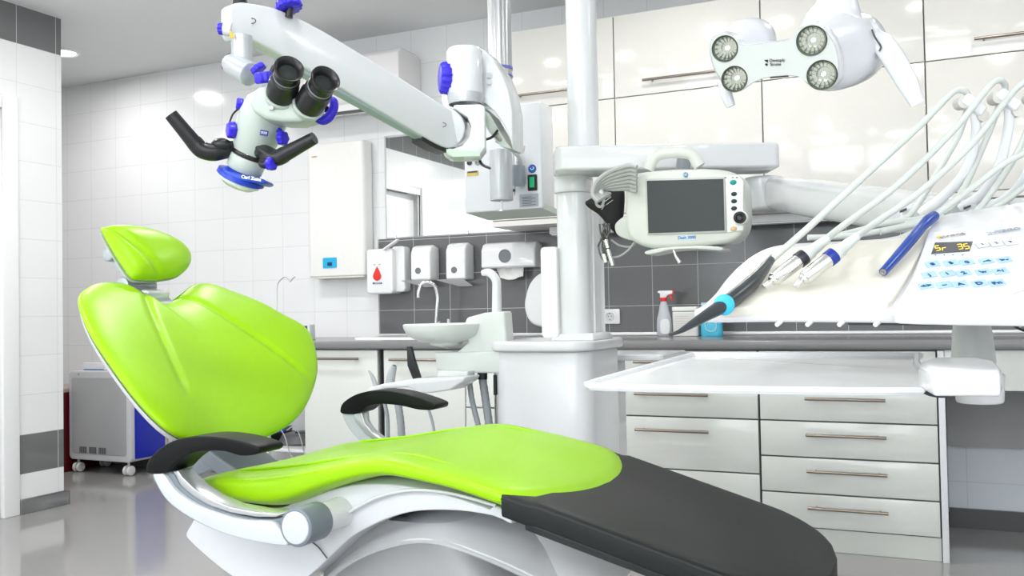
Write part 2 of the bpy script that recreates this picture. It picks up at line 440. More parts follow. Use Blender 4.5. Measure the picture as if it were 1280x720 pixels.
base_unit(-1.232, -.658, [(.09, .295), (.295, .519), (.519, .664), (.664, .805)],
          'white drawer base cabinet under the instrument tray, left of the four-drawer one', handles=[(-1.18, -.86, .243), (-1.18, -.86, .463), (-1.18, -.86, .617), (-1.18, -.86, .755)])
base_unit(-1.86, -1.236, [(.09, .805)], 'white base cabinet hidden behind the treatment unit', handles=[(-1.7, -1.4, .758)], kind='door')
base_unit(-2.474, -1.864, [(.09, .805)], 'white base cabinet under the sink, behind the suction arm', handles=[(-2.42, -2.14, .757)], kind='door')
base_unit(-2.957, -2.505, [(.09, .805)], 'leftmost white base cabinet, right of the green backrest', handles=[(-2.91, -2.6, .760)], kind='door')
MB().box((-2.503, YB+.03, .0), (-2.476, 4.4, .80)).build('gap_shade', BLACK, None, label='black strip standing in for shade in the gap left of the sink cabinet', cat='gap shade')  # dark strip stands in for the shade inside the cabinet gap
MB().box((.0165, YB-.012, 0), (.040, 4.47, .805)).build('end_panel', mat('side_panel_white', (.74, .75, .78), .25), None, bev=.0015, label='tall white side panel closing the drawer unit beside the open desk', cat='panel')
_ap = MB().box((.041, YB, .655), (1.5, YB+.02, .807)).build('desk_apron', BCAB, None, bev=.002)
COUNT = mat('worktop_grey', (.21, .21, .215), .22)
ct = thing('worktop', 'long grey worktop running along the back wall', 'worktop', (-1, 4.17, .81))
MB().box((-3.62, 3.845, .808), (1.6, YW-.012, .848)).build('worktop_slab', COUNT, ct, bev=.012, seg=4)
_ap.parent = ct; _ap.location = (_ap.location-ct.location)
MB().box((-2.9, YW-.028, .848), (1.6, YW-.0095, .866)).build('wall_strip', mat('aluminium_strip', (.72, .72, .73), .3, metal=.4), ct, bev=.004)
# ================================================================== DENTAL CHAIR
GREEN = mat('lime_upholstery', (.305, .60, .001), .36, coat=0, spec=.35, noise=.03, nscale=6, bump=.12, bscale=260)
TOEB = mat('black_toe_upholstery', (.013, .015, .015), .45, spec=.3, bump=.1, bscale=260)
CY = 1.63; NY, FY = 1.37, 1.89
chair = thing('dental_chair', 'reclined lime green dental chair with black foot section and white shell', 'dental chair', (-1.05, CY, 0))
def lerp_tab(tab, x):
    if x <= tab[0][0]: return tab[0][1]
    for (a, b), (c, d) in zip(tab, tab[1:]):
        if x <= c: return b+(d-b)*(x-a)/(c-a)
    return tab[-1][1]
def smooth_tab(tab, n=60, it=3):
    x0, x1 = tab[0][0], tab[-1][0]; xs_ = [x0+(x1-x0)*i/n for i in range(n+1)]; ys = [lerp_tab(tab, x) for x in xs_]
    for _ in range(it): ys = [ys[0]]+[(ys[i-1]+2*ys[i]+ys[i+1])/4 for i in range(1, n)]+[ys[-1]]
    return list(zip(xs_, ys))
top = smooth_tab([(-1.36, .655), (-1.33, .672), (-1.27, .689), (-1.2, .694), (-1.08, .712), (-1.0, .726), (-.92, .742), (-.87, .743), (-.75, .722), (-.655, .703), (-.54, .6725)], it=4)
bot = smooth_tab([(-1.36, .645), (-1.33, .640), (-1.22, .622), (-1.13, .618), (-1.07, .636), (-1.013, .662), (-.93, .688), (-.876, .697), (-.75, .683), (-.65, .658), (-.55, .625)], it=3)
sm = MB(); rings = []; NS = 46
for i in range(NS+1):
    t = i/NS; r = []
    for k in range(120):
        a = 2*math.pi*k/120; ca, sa = math.cos(a), math.sin(a)
        yy = math.copysign(abs(ca)**.5, ca); zz = math.copysign(abs(sa)**.55, sa)
        bulge = max(0, 1-yy*yy)**.6*.11
        x0 = -1.36-.0*yy; xe = -.652+bulge
        x = x0+(xe-x0)*t
        w = .262 if x > -1.2 else .262*(1-.10*((-1.2-x)/.16)**2)
        zt, zb = lerp_tab(top, x), lerp_tab(bot, x)
        if xe > -.64 and t > .9: pass
        en = 1.0
        if t < .05: en = math.sqrt(max(0.05, 1-((.05-t)/.05)**2))
        if t > .97: en = math.sqrt(max(0.25, 1-((t-.97)/.03)**2))
        mid = (zt+zb)/2; hh = (zt-zb)/2*en
        crown = (-.010*(1-yy*yy) if sa > 0 else 0)*max(0, min(1, (-.72-x)/.15))
        r.append((x, CY+w*yy, mid+hh*zz+crown*max(0, sa)))
    rings.append(r)
seat = sm.loft(rings).build('seat', GREEN, chair)
# raised seam welt along the near and far sides of the seat
for yy in (-.205, .205):
    MB().tube([(x, CY+yy, lerp_tab(top, x)-.0065) for x in [-1.24, -1.1, -.98, -.86, -.76, -.68]], .003, n=8).build('seam', GREEN, seat)
# foot section
toe = MB(); rings = []
for i in range(34):
    t = i/33; x = -.650+.490*t
    z = .7005-.285*(x+.656)-.02*max(0, (x+.3)/.14)**2*.3
    w = .262-.02*t
    if x > -.30: w *= math.sqrt(max(.02, 1-((x+.30)/.142)**2))**.75
    r = []
    for k in range(80):
        a = 2*math.pi*k/80; ca, sa = math.cos(a), math.sin(a)
        yy = math.copysign(abs(ca)**.22, ca); zz = math.copysign(abs(sa)**.25, sa)
        r.append((x, CY+w*yy, z-.026+.024*zz-(.0 if x > -.60 else .004)))
    rings.append(r)
toe.loft(rings).build('foot_pad', TOEB, chair)
toe = MB(); rings = []
for i in range(30):
    t = i/29; x = -.62+.44*t; z = .7005-.285*(x+.656)-.058; w = (.235-.02*t)
    if x > -.30: w *= math.sqrt(max(.03, 1-((x+.30)/.125)**2))**.75
    rings.append([(x, CY+w*math.copysign(abs(math.cos(a))**.3, math.cos(a)), z+.014*math.copysign(abs(math.sin(a))**.5, math.sin(a))) for a in [2*math.pi*k/28 for k in range(28)]])
toe.loft(rings).build('foot_pad_base', mat('foot_shell', (.02, .025, .026), .2), chair)
# ---- backrest: cushion in a plane reclined about 43 degrees
BN = V((-1.647, CY, 1.025)); BB = atY(338, 532, CY)
bd = (BN-BB).normalized(); bn = V((0, 1, 0)).cross(bd); bn = bn if bn.x > 0 else -bn
outl = [(90, 388), (100, 430), (125, 475), (160, 523), (196, 554), (232, 562), (296, 555), (340, 541), (369, 524), (385, 500), (389, 468), (374, 430), (341, 405), (316, 388), (278, 368), (258, 359), (240, 358), (227, 367), (215, 375), (205, 377.5), (190, 377), (178, 371), (165, 359), (150, 354), (125, 356), (104, 367)]
pl = crom([onP(x, y, BB, bn) for x, y in outl], 6, closed=True)
cen = BB+bd*.20+V((0, .01, 0))
def dent(x, t):
    la = x.y-CY; s = (x-BB).dot(bd); o = 0
    o += .045*(abs(la)/.35)**2.2                                 # wings curve forward
    if t > 0:
        for sg in (-1, 1):
            ls = sg*(.055+.185*(1-max(0, min(1, s/.43)))**.8)       # petal seams from the neck notch
            if s > .07: o -= .006*math.exp(-((la-ls)/.010)**2)*min(1, (s-.07)/.06)
        o -= .010*math.exp(-(la/.16)**2)*(1-math.exp(-((s-.2)/.3)**2)*.2)
    return o
back = MB().pillow(pl, bn, .034, .03, n=240, k=60, p=3.2, fn=dent, cen=cen).build('backrest', GREEN, chair)
c2 = [cen+(p-cen)*.965 for p in pl]
MB().pillow(c2, -bn, .045, .0, n=90, k=10, fn=lambda x, t: .014-.045*(abs(x.y-CY)/.35)**2.2, cen=cen).build('back_shell', CHAIRW, chair)
# ---- headrest
HN = R(54); hd = V((-math.cos(HN), 0, math.sin(HN))); hn = V((math.sin(HN), 0, math.cos(HN)))
HC = atY(180, 320, CY)+hn*.0
ho = [(127, 287), (133, 284), (160, 284), (190, 290), (218, 301), (234, 314), (238, 325), (233, 337), (220, 346), (195, 350), (172, 350), (163, 346), (152, 331), (140, 312)]
hp = crom([onP(x, y, HC, hn) for x, y in ho], 6, closed=True)
head = MB().pillow(hp, hn, .034, .016, n=96, k=26, p=2.4, fn=lambda x, t: (-.006*math.exp(-(((x.y-CY+.035)*1.0+(x-HC).dot(hd)*.5)/.012)**2) if t > 0 else 0)).build('headrest', GREEN, chair)
hc = sum(hp, V((0, 0, 0)))/len(hp)
MB().pillow([hc+(p-hc)*.99 for p in hp], -hn, .014, 0, n=60, k=8, fn=lambda x, t: .010).build('headrest_shell', CHAIRW, chair)
hb = MB()
GM = mat('hinge_grey_metal', (.42, .46, .48), .3, metal=.6)
a0 = atY(152, 357, CY-.06); a1 = V((a0.x, CY+.03, a0.z))
hb.cyl(a0, a1, .020, n=28)
b0 = atY(134, 318, CY-.05); hb.cyl(b0, b0+V((0, .07, 0)), .017, n=24)
m0 = b0+V((0, .035, 0)); m1 = a0+V((0, .045, 0))
hb.obox((m0+m1)/2, (m1-m0), V((0, 1, 0)), (m1-m0).cross(V((0, 1, 0))), (m1-m0).length/2, .022, .011)
q = BN+V((.0, 0, -.01)); hb.obox((m1+q)/2, (q-m1), V((0, 1, 0)), (q-m1).cross(V((0, 1, 0))), (q-m1).length/2+.01, .032, .010)
hb.build('headrest_hinge', GM, chair, bev=.003)
hb = MB(); e0 = atY(188, 366, CY); hb.obox(e0, V((1, 0, -.2)), V((0, 1, 0)), V((.2, 0, 1)), .028, .034, .008)
hb.build('hinge_plate', mat('hinge_plate', (.7, .72, .73), .25, metal=.5), chair, bev=.003)
# ---- shells and frame
def XZ(pts, Y): return [atY(x, y, Y) for x, y in pts]
prof = XZ([(233, 612), (234, 630), (236, 648), (226, 666), (231, 676), (257, 699), (284, 719), (318, 738), (350, 742), (386, 719), (409, 699), (438, 673), (467, 657), (495, 646), (529, 639), (580, 639), (626, 646), (650, 656), (640, 640), (628, 632), (600, 622), (560, 609), (520, 601), (480, 597), (440, 599), (400, 609), (370, 624), (350, 634), (310, 636), (270, 630)], NY+.045)
prof = crom(prof, 3, closed=True)
sh = MB(); rings = []
for j in range(13):
    u = -1+2*j/12; sc = 1-.10*abs(u)**6
    pc = sum(prof, V((0, 0, 0)))/len(prof)
    rings.append([V((pc.x+(p.x-pc.x)*(1-.04*abs(u)**8), CY+u*.215, p.z-(.012 if p.z > .66 else 0)*abs(u)**8)) for p in prof])
sh.loft(rings).build('seat_shell', CHAIRW, chair, bev=.012, seg=4, ang=50)
# moulded step line along the shell
MB().tube([atY(x, y, NY+.036) for x, y in ((437, 640), (470, 622), (510, 613), (560, 616), (620, 632))], .003, n=10).build('shell_ridge', CHAIRW, chair)
SEAM = mat('seam_dark', (.08, .085, .09), .5)
MB().tube([atY(x, y, NY+.040) for x, y in ((388, 676), (398, 684), (409, 698))], .0013, n=6).build('shell_seam', SEAM, chair)
# pedestal down to the floor plate
pd = MB(); rings = []
for z, x0, x1, w in ((0, -1.32, -.46, .26), (.03, -1.31, -.47, .25), (.06, -1.2, -.56, .19), (.2, -1.16, -.62, .17), (.38, -1.14, -.66, .165), (.5, -1.12, -.72, .16), (.60, -1.1, -.80, .155)):
    r = []
    for k in range(40):
        a = 2*math.pi*k/40; ca, sa = math.cos(a), math.sin(a)
        r.append(((x0+x1)/2+(x1-x0)/2*math.copysign(abs(ca)**.45, ca), CY+w*math.copysign(abs(sa)**.45, sa), z))
    rings.append(r)
pd.loft(rings).build('pedestal', mat('pedestal_grey', (.33, .335, .34), .25), chair)
# clear protective cover over the lower part
cov = MB(); rows = []
for j in range(15):
    u = -1+2*j/14; row = []
    for x, y in ((395, 722), (420, 697), (455, 673), (500, 657), (540, 653), (585, 664), (640, 686), (700, 716), (760, 752)):
        p = atY(x, y, NY+.06); row.append(V((p.x, CY+u*.215, p.z-.05*abs(u)**3+.018)))
    rows.append(crom(row, 4))
vs = [[cov.bm.verts.new(p) for p in r] for r in rows]
for a, b in zip(vs, vs[1:]): cov.bridge(a, b, closed=False)
co = cov.build('clear_cover', mat('clear_plastic', (.80, .82, .84), .08, alpha=.30, coat=1), chair)
md = co.modifiers.new('solid', 'SOLIDIFY'); md.thickness = .003
# ---- armrests
PAD = mat('arm_pad_black', (.004, .0045, .005), .42, spec=.22)
ARMW = mat('arm_white', (.56, .60, .64), .2, coat=.3)
ARMG = mat('arm_grey', (.17, .20, .23), .35)
def smooth_poly(pts, n=4): return crom(pts, n, closed=True)
# near arm, in the plane Y = 1.31
Yn = 1.285
padn = XZ([(182, 584), (186, 574), (200, 560), (222, 549), (255, 545), (290, 549), (318, 557), (324, 562), (320, 568), (300, 570), (280, 564.5), (255, 564), (235, 568), (220, 578), (208, 590), (195, 593), (183, 591)], Yn)
MB().prism(smooth_poly(padn, 3), (0, .068, 0)).build('arm_pad', PAD, chair, bev=.009, seg=4)
armn = [(190, 591), (195, 607), (207, 625), (228, 642), (255, 657), (290, 670), (330, 679), (360, 682), (378, 680), (392, 668), (388, 648), (372, 641), (358, 643), (345, 649), (320, 649), (290, 643), (262, 633), (240, 620), (224, 606), (214, 590)]
MB().prism(smooth_poly(XZ(armn, Yn+.010), 3), (0, .035, 0)).build('arm', ARMG, chair, bev=.004)
armw = [(191, 592), (197, 608), (209, 626), (229, 642), (256, 657), (290, 670), (330, 679), (359, 681.5), (353, 668), (345, 656), (335, 651.5), (310, 650.5), (285, 646), (258, 637), (236, 626), (217, 611), (203, 592)]
MB().prism(smooth_poly(XZ(armw, Yn+.002), 3), (0, .02, 0)).build('arm_cover', ARMW, chair, bev=.003)
armi = [(208, 591), (218, 604), (236, 619), (258, 631), (288, 641), (320, 646.5), (345, 646.5), (360, 640), (345, 642), (320, 640), (288, 634), (262, 623), (243, 611), (228, 597), (222, 588)]
MB().prism(XZ(armi, Yn+.014), (0, .040, 0)).build('arm_inner_trim', mat('arm_trim_silver', (.55, .57, .58), .25, metal=.6), chair, bev=.002)
pc = atY(369.5, 660, Yn)
MB().cyl(pc+V((0, .0, 0)), pc+V((0, .064, 0)), .0335, n=40).build('pivot_sleeve', ARMG, chair, bev=.003)
MB().cyl(pc+V((0, -.003, 0)), pc+V((0, .01, 0)), .0285, n=40).build('pivot_cap', ARMW, chair, bev=.003)
MB().lathe(pc+V((0, .064, 0)), (0, 1, 0), [(0, .028), (.05, .028), (.085, .03), (.12, .034), (.15, .034)], n=32).build('pivot_socket', mat('pivot_white', (.68, .69, .70), .2), chair)
# grey inner arm bracket seen under the near pad
MB().prism(XZ([(223, 605), (219, 590), (236, 575), (262, 570), (300, 568), (318, 572), (312, 592), (262, 588), (235, 600)], 1.72), (0, .03, 0)).build('recline_bracket', ARMG, chair, bev=.004)
# far arm
Yf = 1.925
padf = XZ([(425, 512), (429, 503), (445, 493), (468, 488), (495, 490), (522, 497), (541, 504), (544, 508), (540, 512.5), (522, 512), (500, 507), (475, 505), (459, 508), (450, 515), (440, 518), (427, 517)], Yf)
MB().prism(smooth_poly(padf, 3), (0, .068, 0)).build('arm_pad', PAD, chair, bev=.009, seg=4)
armf = [(429, 516), (431, 527), (440, 541), (455, 556), (475, 570), (500, 585), (520, 592), (520, 575), (495, 563), (478, 552), (462, 540), (453, 527), (450, 514)]
MB().prism(smooth_poly(XZ(armf, Yf+.012), 3), (0, .036, 0)).build('arm', ARMW, chair, bev=.004)
armf2 = [(441, 517), (444, 527), (456, 542), (474, 556), (500, 572), (505, 566), (484, 554), (466, 541), (456, 529), (452, 516)]
MB().prism(XZ(armf2, Yf+.006), (0, .02, 0)).build('arm_inner_trim', mat('arm_trim_silver', (.55, .57, .58), .25, metal=.6), chair, bev=.002)
MB().cyl((-1.02, 1.83, .63), (-1.02, 1.96, .63), .03, n=28).build('pivot_sleeve', ARMG, chair)
# recline strut joining the backrest to the frame
MB().obox((-1.42, CY, .66), (1, 0, -.5), (0, 1, 0), (.5, 0, 1), .13, .07, .018).build('back_bracket', ARMG, chair, bev=.006)
# ================================================================== TREATMENT UNIT (column, body, basin, suction)
UW = mat('unit_white', (.71, .725, .745), .22, coat=.3)
UG = mat('unit_pale_green_white', (.68, .72, .695), .3)
unit = thing('treatment_unit', 'tall white dental treatment unit with ceiling column, cross beam and spittoon basin', 'dental unit', (-1.0, 2.62, 0))
bx0, bx1 = atY(612, 440, 2.47).x, atY(778, 440, 2.80).x
MB().rbox((bx0, 2.47, 0), (bx1, 2.80, .868), .06, n=8).build('unit_body', UW, unit, bev=.006)
MB().rbox((bx0-.004, 2.44, .868), (bx1+.012, 2.83, .897), .07, n=8).build('unit_cap', UW, unit, bev=.008, seg=4)
cc = V((-.99, 2.60, 0))
cl0, cl1 = atY(697, 330, 2.56).x, atY(735, 330, 2.56).x
MB().rbox((cl0, 2.53, .897), (cl1, 2.63, 1.405), .04, n=8).build('lower_column', UW, unit, bev=.003)
MB().rbox((cl1-.012, 2.60, .897), (atY(752, 330, 2.69).x, 2.69, 1.33), .018, n=5).build('side_column', WHITE2, unit, bev=.003)
fl = MB(); fl.loft([[V((x, y, .897)) for x, y in ((cl0-.012, 2.515), (cl1+.030, 2.515), (cl1+.030, 2.70), (cl0-.012, 2.70))], [V((x, y, .918)) for x, y in ((cl0, 2.53), (cl1+.02, 2.53), (cl1+.02, 2.69), (cl0, 2.69))]])
fl.build('column_foot', UW, unit, bev=.005)
MB().rbox((cl0-.004, 2.515, 1.335), (cl1+.004, 2.645, 1.375), .045, n=8).build('collar', UW, unit, bev=.003)
u0, u1 = atY(706, 90, 2.56), atY(744, 90, 2.56)
MB().cyl(((u0.x+u1.x)/2, 2.58, 1.40), ((u0.x+u1.x)/2, 2.58, 2.6), (u1.x-u0.x)/2*.97, n=40).build('upper_column', UW, unit)
# cross beam
zb0, zb1 = atY(760, 211, 2.5).z, atY(760, 181, 2.5).z
bmL = atY(694, 200, 2.5).x; zb0, zb1 = S(840, 212, 2.62).z, S(840, 181, 2.62).z
bh = V((CR.x, CR.y, 0)).normalized(); bd_ = V((-bh.y, bh.x, 0))
pL = S(694, 197, 2.60); pL.z = 0; bmLen = (S(968, 200, 2.66)-S(694, 200, 2.60)).length
def BQ(u, w, z): return pL+bh*u+bd_*w+V((0, 0, z))
be = MB().loft([[BQ(u, w, z) for u, w in ((.02, 0), (bmLen-.02, 0), (bmLen-.006, .006), (bmLen, .02), (bmLen, .13), (bmLen-.02, .15), (.02, .15), (0, .13), (0, .02), (.006, .006))] for z in (zb0, zb1)])
be.build('cross_beam', UW, unit, bev=.008, seg=4)
MB().rbox((cl0-.004, 2.515, 1.372), (cl1+.004, 2.645, zb0+.01), .045, n=8).build('beam_elbow', UW, unit, bev=.004)
# film viewer panel at the left of the column
v0, v1 = atY(675, 309, 2.52), atY(698, 423, 2.52)
MB().rbox((v0.x, 2.52, .905), (v1.x, 2.56, v0.z), .012, axis=1).build('side_screen', CREAMW, unit, bev=.004)
# spittoon block
Yp = 2.5
sp = [(597, 466), (597, 440), (577, 434), (583, 405), (586, 396), (605, 392), (631, 390), (633, 430), (634, 466)]
MB().prism([atY(x, y, Yp) for x, y in ((571, 440), (585, 428), (580, 405), (583, 397), (605, 391), (630, 389), (633, 430), (633, 446), (571, 446))], (0, .06, 0)).build('water_column', UG, unit, bev=.008, seg=4)
MB().prism([atY(x, y, Yp-.02) for x, y in ((543, 441), (640, 438), (640, 467), (556, 466), (545, 462))], (0, .17, 0)).build('basin_support', UG, unit, bev=.007, seg=4)
MB().tube([atY(x, y, Yp+.05) for x, y in ((621, 391), (621, 365), (620, 350), (612, 341), (603, 341))], [.0155, .0145, .014, .013, .009], n=14).build('cup_filler_spout', UW, unit)
bc = atY(552, 405, Yp); bw = (atY(600, 405, Yp)-atY(504, 405, Yp)).length/2
dz = lambda y: (405-y)*.00215
MB().lathe(V((bc.x, Yp+.03, bc.z)), (0, 0, -1), [(0, bw*.93), (-.001, bw*.97), (.002, bw), (.012, bw*.985), (.035, bw*.90), (.052, bw*.66), (.057, bw*.40), (.066, bw*.36), (.075, 0)], n=44).build('basin_bowl', UG, unit)
bi = MB(); bi.lathe(V((bc.x, Yp+.03, bc.z)), (0, 0, -1), [(.0, bw*.94), (.03, bw*.84), (.044, bw*.5), (.046, 0)], n=44)
bi.build('basin_inside', mat('ceramic_white', (.85, .87, .86), .1), unit)
# assistant arm and hoses
aarm = MB(); aarm.prism([atY(x, y, 2.36) for x, y in ((452, 494), (462, 484), (478, 480), (520, 473), (582, 471), (579, 477), (562, 488), (540, 491), (524, 492), (510, 484), (480, 486), (462, 494))], (0, .10, 0))
aarm.build('assistant_arm', UW, unit, bev=.006, seg=3)
MB().prism([atY(x, y, 2.44) for x, y in ((548, 463), (585, 464), (583, 474), (545, 473))], (0, .05, 0)).build('arm_joint', UG, unit, bev=.003)
RIBB = mat('ribbed_hose_grey', (.34, .37, .39), .45)
def ribbed(pts, r, parent, name='suction_hose'):
    ps = crom(pts, 10); mb = MB(); ps = resample(ps, 60, closed=False); rad = [r*(1.0 if i % 2 else .9) for i in range(60)]
    mb.tube(ps, rad, n=12, sm=1); return mb.build(name, RIBB, parent)
ribbed([atY(586, 466, 2.5), atY(590, 500, 2.5), atY(601, 545, 2.5), atY(610, 600, 2.5), atY(622, 700, 2.5)], .009, unit)
ribbed([atY(602, 466, 2.52), atY(607, 500, 2.52), atY(612, 540, 2.52), atY(616, 620, 2.52), atY(620, 690, 2.52)], .013, unit)
for x in (587, 603): MB().cyl(atY(x, 474, 2.51), atY(x, 465, 2.51), .0155, n=16).build('hose_socket', BLACK, unit)
MB().obox(atY(620, 481, 2.5), (1, 0, 0), (0, 1, 0), (0, 0, 1), .004, .01, .03).build('hose_holder', BLACK, unit)
rk = MB()
for x in (582, 621): rk.cyl(atY(x, 470, 2.54), atY(x, 640, 2.54), .0025, n=8)
for y in (509,): rk.cyl(atY(582, y, 2.54), atY(621, y+1, 2.54), .0025, n=8)
rk.build('wire_rack', STEEL, unit)
# suction handpieces standing in the assistant arm (each lifts out)
def suction(lab, pts, r, hose):
    t = thing('suction_handpiece', lab, 'suction tip', atY(*pts[-1], 2.40))
    MB().tube([atY(x, y, 2.40) for x, y in pts], r, n=14).build('suction_tube', mat('tube_grey', (.40, .43, .45), .4), t)
    p = atY(*pts[0], 2.40); q = atY(*pts[1], 2.40); d = (p-q).normalized()
    MB().cyl(p-d*.004, p+d*.0012, r[0]*.7, n=14).build('tube_mouth', BLACK, t)
    ribbed([atY(x, y, 2.40) for x, y in hose], r[-1]*.8, t)
    return t
suction('wide grey suction handpiece standing in the assistant arm, right of the thin one', [(493, 457), (490, 466), (487, 480)], [.0082, .0125, .0150], [(495, 492), (500, 520), (502, 548), (504, 620), (500, 690)])
suction('thin curved grey suction tip standing leftmost in the assistant arm', [(461, 464), (465, 470), (470, 482)], [.003, .006, .0082], [(478, 492), (484, 520), (485, 548), (488, 620), (486, 680)])
st = MB().prism([atY(x, y, 2.39) for x, y in ((508, 433), (513, 433), (517, 449), (525, 473.5), (516, 474.5), (509, 457))], (0, .014, 0)).build('hanging_syringe', BLACK, None, bev=.002, label='slim black syringe handpiece standing upright below the basin', cat='handpiece')
MB().tube([atY(x, y, 2.40) for x, y in ((532, 493), (536, 512), (541, 530), (545, 560), (546, 640))], .0045, n=8).build('syringe_hose', RIBB, unit)
# side stand with small drawers right of the unit body
sdx0, sdx1 = atY(770, 445, 2.9).x, atY(830, 445, 2.9).x
sd = thing('side_cabinet', 'narrow white side cabinet with faint drawer lines, right of the treatment unit', 'cabinet', ((sdx0+sdx1)/2, 3.05, 0))
zt = atY(790, 443, 2.9).z; sdx2 = atY(783, 445, 3.2).x
MB().rbox((sdx0-.14, 2.9, 0.001), (sdx2, 3.2, zt-.02), .02).build('cabinet_body', UW, sd, bev=.003)
MB().rbox((sdx0-.1, 2.88, zt-.02), (sdx1+.0, 3.2, zt), .015).build('cabinet_top', UW, sd, bev=.004)
for a, b in ((490, 520), (525, 585), (590, 660)):
    MB().box((sdx2-.06, 2.894, atY(775, b, 2.9).z), (sdx2-.005, 2.901, atY(775, a, 2.9).z)).build('drawer', WHITE2, sd, bev=.002)

# ================================================================== MONITOR
YM = 2.30
mon = thing('patient_monitor', 'off-white patient monitor with dark screen and carrying handle under the cross beam', 'monitor', atY(855, 315, YM))
MONW = mat('monitor_casing', (.62, .64, .60), .3)
def M_(pts, Y=YM): return [atY(x, y, Y) for x, y in pts]
mo = [(781, 230), (786, 221), (796, 216), (830, 212), (858, 211), (890, 211), (912, 214), (926, 222), (931, 240), (932, 275), (927, 292), (914, 302), (890, 306), (850, 309), (815, 310), (795, 304), (784, 292), (781, 262)]
MB().prism(crom(M_(mo), 3, closed=True), (0, .10, 0)).build('casing', MONW, mon, bev=.012, seg=4)
MB().prism(crom(M_([(768, 284), (772, 276), (784, 270), (790, 290), (800, 300), (786, 300), (772, 294)], YM+.05), 3, closed=True), (0, .07, 0)).build('casing_lug', MONW, mon, bev=.006)
MB().prism(M_([(806, 223.5), (906, 221), (908, 291), (809, 294)], YM-.004), (0, .01, 0)).build('bezel', mat('bezel_grey', (.50, .52, .49), .35), mon, bev=.002)
MB().prism(M_([(808.5, 226), (904, 223.5), (905.5, 288), (810.5, 291.5)], YM-.006), (0, .01, 0)).build('screen', mat('screen_dark_green', (.03, .037, .035), .3, spec=.3), mon)
hl = MB(); hl.tube(M_([(810, 212), (816, 200), (824, 193), (840, 190.5), (855, 190.5), (866, 194), (871, 202), (875, 208)], YM+.06), .010, n=12, flat=1.6)
hl.build('carrying_handle', MONW, mon)
MB().prism(crom(M_([(807, 314), (825, 310), (850, 308), (880, 307), (902, 309), (900, 313), (870, 311), (840, 312), (822, 316), (808, 318)], YM-.005), 3, closed=True), (0, .09, 0)).build('foot_bracket', MONW, mon, bev=.002)
MB().tube(M_([(842, 312), (845, 320), (850, 328)], YM), [.003, .004, .006], n=10).build('lever', CHROME, mon)
MB().prism(M_([(906, 220), (922, 219), (929, 226), (929, 288), (909, 291)], YM-.004), (0, .008, 0)).build('key_strip', mat('key_strip', (.80, .81, .80), .35), mon, bev=.002)
def key(x, y, rx, ry, m, nm='button', Y=YM-.004, o=.004):
    c = atY(x, y, Y); MB().ell(c, rx, .004, ry, n=20, m=8).build(nm, m, mon)
key(916.5, 228, .0085, .0065, mat('teal_key', (0, .32, .30), .4))
for y in (242.5, 251.5, 260.5): key(917.5, y, .0075, .0055, mat('key_dark', (.02, .035, .045), .4))
key(917, 286, .0085, .006, mat('amber_key', (.72, .47, .27), .4))
cdl = atY(926, 272.5, YM)
MB().cyl(cdl+V((0, .01, 0)), cdl+V((0, -.010, 0)), .0185, n=28).build('knob_collar', mat('key_strip', (.8, .81, .8), .35), mon, bev=.002)
MB().lathe(cdl+V((0, -.008, 0)), (0, -1, 0), [(0, .0155), (.012, .0145), (.014, .008), (.011, .006), (.010, 0)], n=28).build('rotary_knob', BLACK, mon)
gm = atY(857, 218.5, YM-.001)
MB().cyl(gm, gm+V((0, -.002, 0)), .0062, n=24).build('round_emblem', mat('emblem_blue', (.03, .22, .42), .4), mon)
text('emblem_letters', 'GE', gm+V((0, -.0024, 0)), (1, 0, 0), (0, 0, 1), .008, mat('print_white', (.9, .9, .9), .5), mon)
MB().prism(M_([(848, 294.5), (869, 294), (869, 299.5), (848, 300)], YM-.0012), (0, .002, 0)).build('name_plate', mat('plate_pale_blue', (.55, .68, .78), .4), mon)
text('model_lettering', 'Dash 3000', atY(858.5, 297, YM-.0016), (1, 0, 0), (0, 0, 1), .0105, mat('print_blue', (.02, .12, .4), .5), mon, bold=.0002)
for x in (903, 912, 917): MB().obox(atY(x+4, 222, YM-.0045), (1, 0, 0), (0, 1, 0), (0, 0, 1), .0022, .001, .001).build('indicator', INK, mon)
MB().cyl(M_([(850, 250)], YM+.13)[0], M_([(850, 250)], YM+.13)[0]+V((0, .06, .13)), .02).build('mount_post', MGREY, mon)
# cable coil hanging left of the monitor
cb = thing('cable_coil', 'thick coil of grey cables hung between the column and the monitor', 'cable', atY(770, 300, 2.35))
CABLE = mat('cable_grey', (.42, .43, .43), .4)
for k in range(7):
    o = k*2.4
    MB().tube([atY(x, y, 2.245+.006*k) for x, y in ((748+k*2.5, 252-k*1.5), (741+k*1.6, 243-k*.5), (745+k*2, 229+k*1.2), (758+k*2, 217+k*3.2), (778+k*2.2, 209+k*4.4), (789, 207+k*5), (796, 209+k*5))], .0062, n=8).build('cable_loop', CABLE, cb)
MB().tube([atY(x, y, 2.27) for x, y in ((752, 233), (745, 245), (746, 256), (752, 258), (755, 248), (753, 236))], .0035, n=8).build('cable_tie_loop', CABLE, cb)
MB().cyl(atY(749, 236, 2.27), atY(753, 246, 2.27), .0075, n=12).build('plug', mat('plug_white', (.8, .8, .8), .3), cb)
tc_ = thing('cable_connectors', 'tangle of chrome connectors and thin cables dangling left of the monitor', 'cable', atY(757, 330, 2.36))
random.seed(3)
for k in range(6):
    x = 751+k*1.8; MB().tube([atY(x+random.uniform(-3, 3), 280+j*9, 2.36+random.uniform(-.02, .02)) for j in range(6)], .0028, n=6).build('thin_cable', mat('cable_dark', (.12, .12, .12), .4), tc_)
for (x, y) in ((757, 300), (760, 312), (754, 318), (763, 322)): MB().cyl(atY(x, y, 2.33), atY(x+3, y+10, 2.33), .0065, .005, n=12).build('connector', CHROME, tc_)
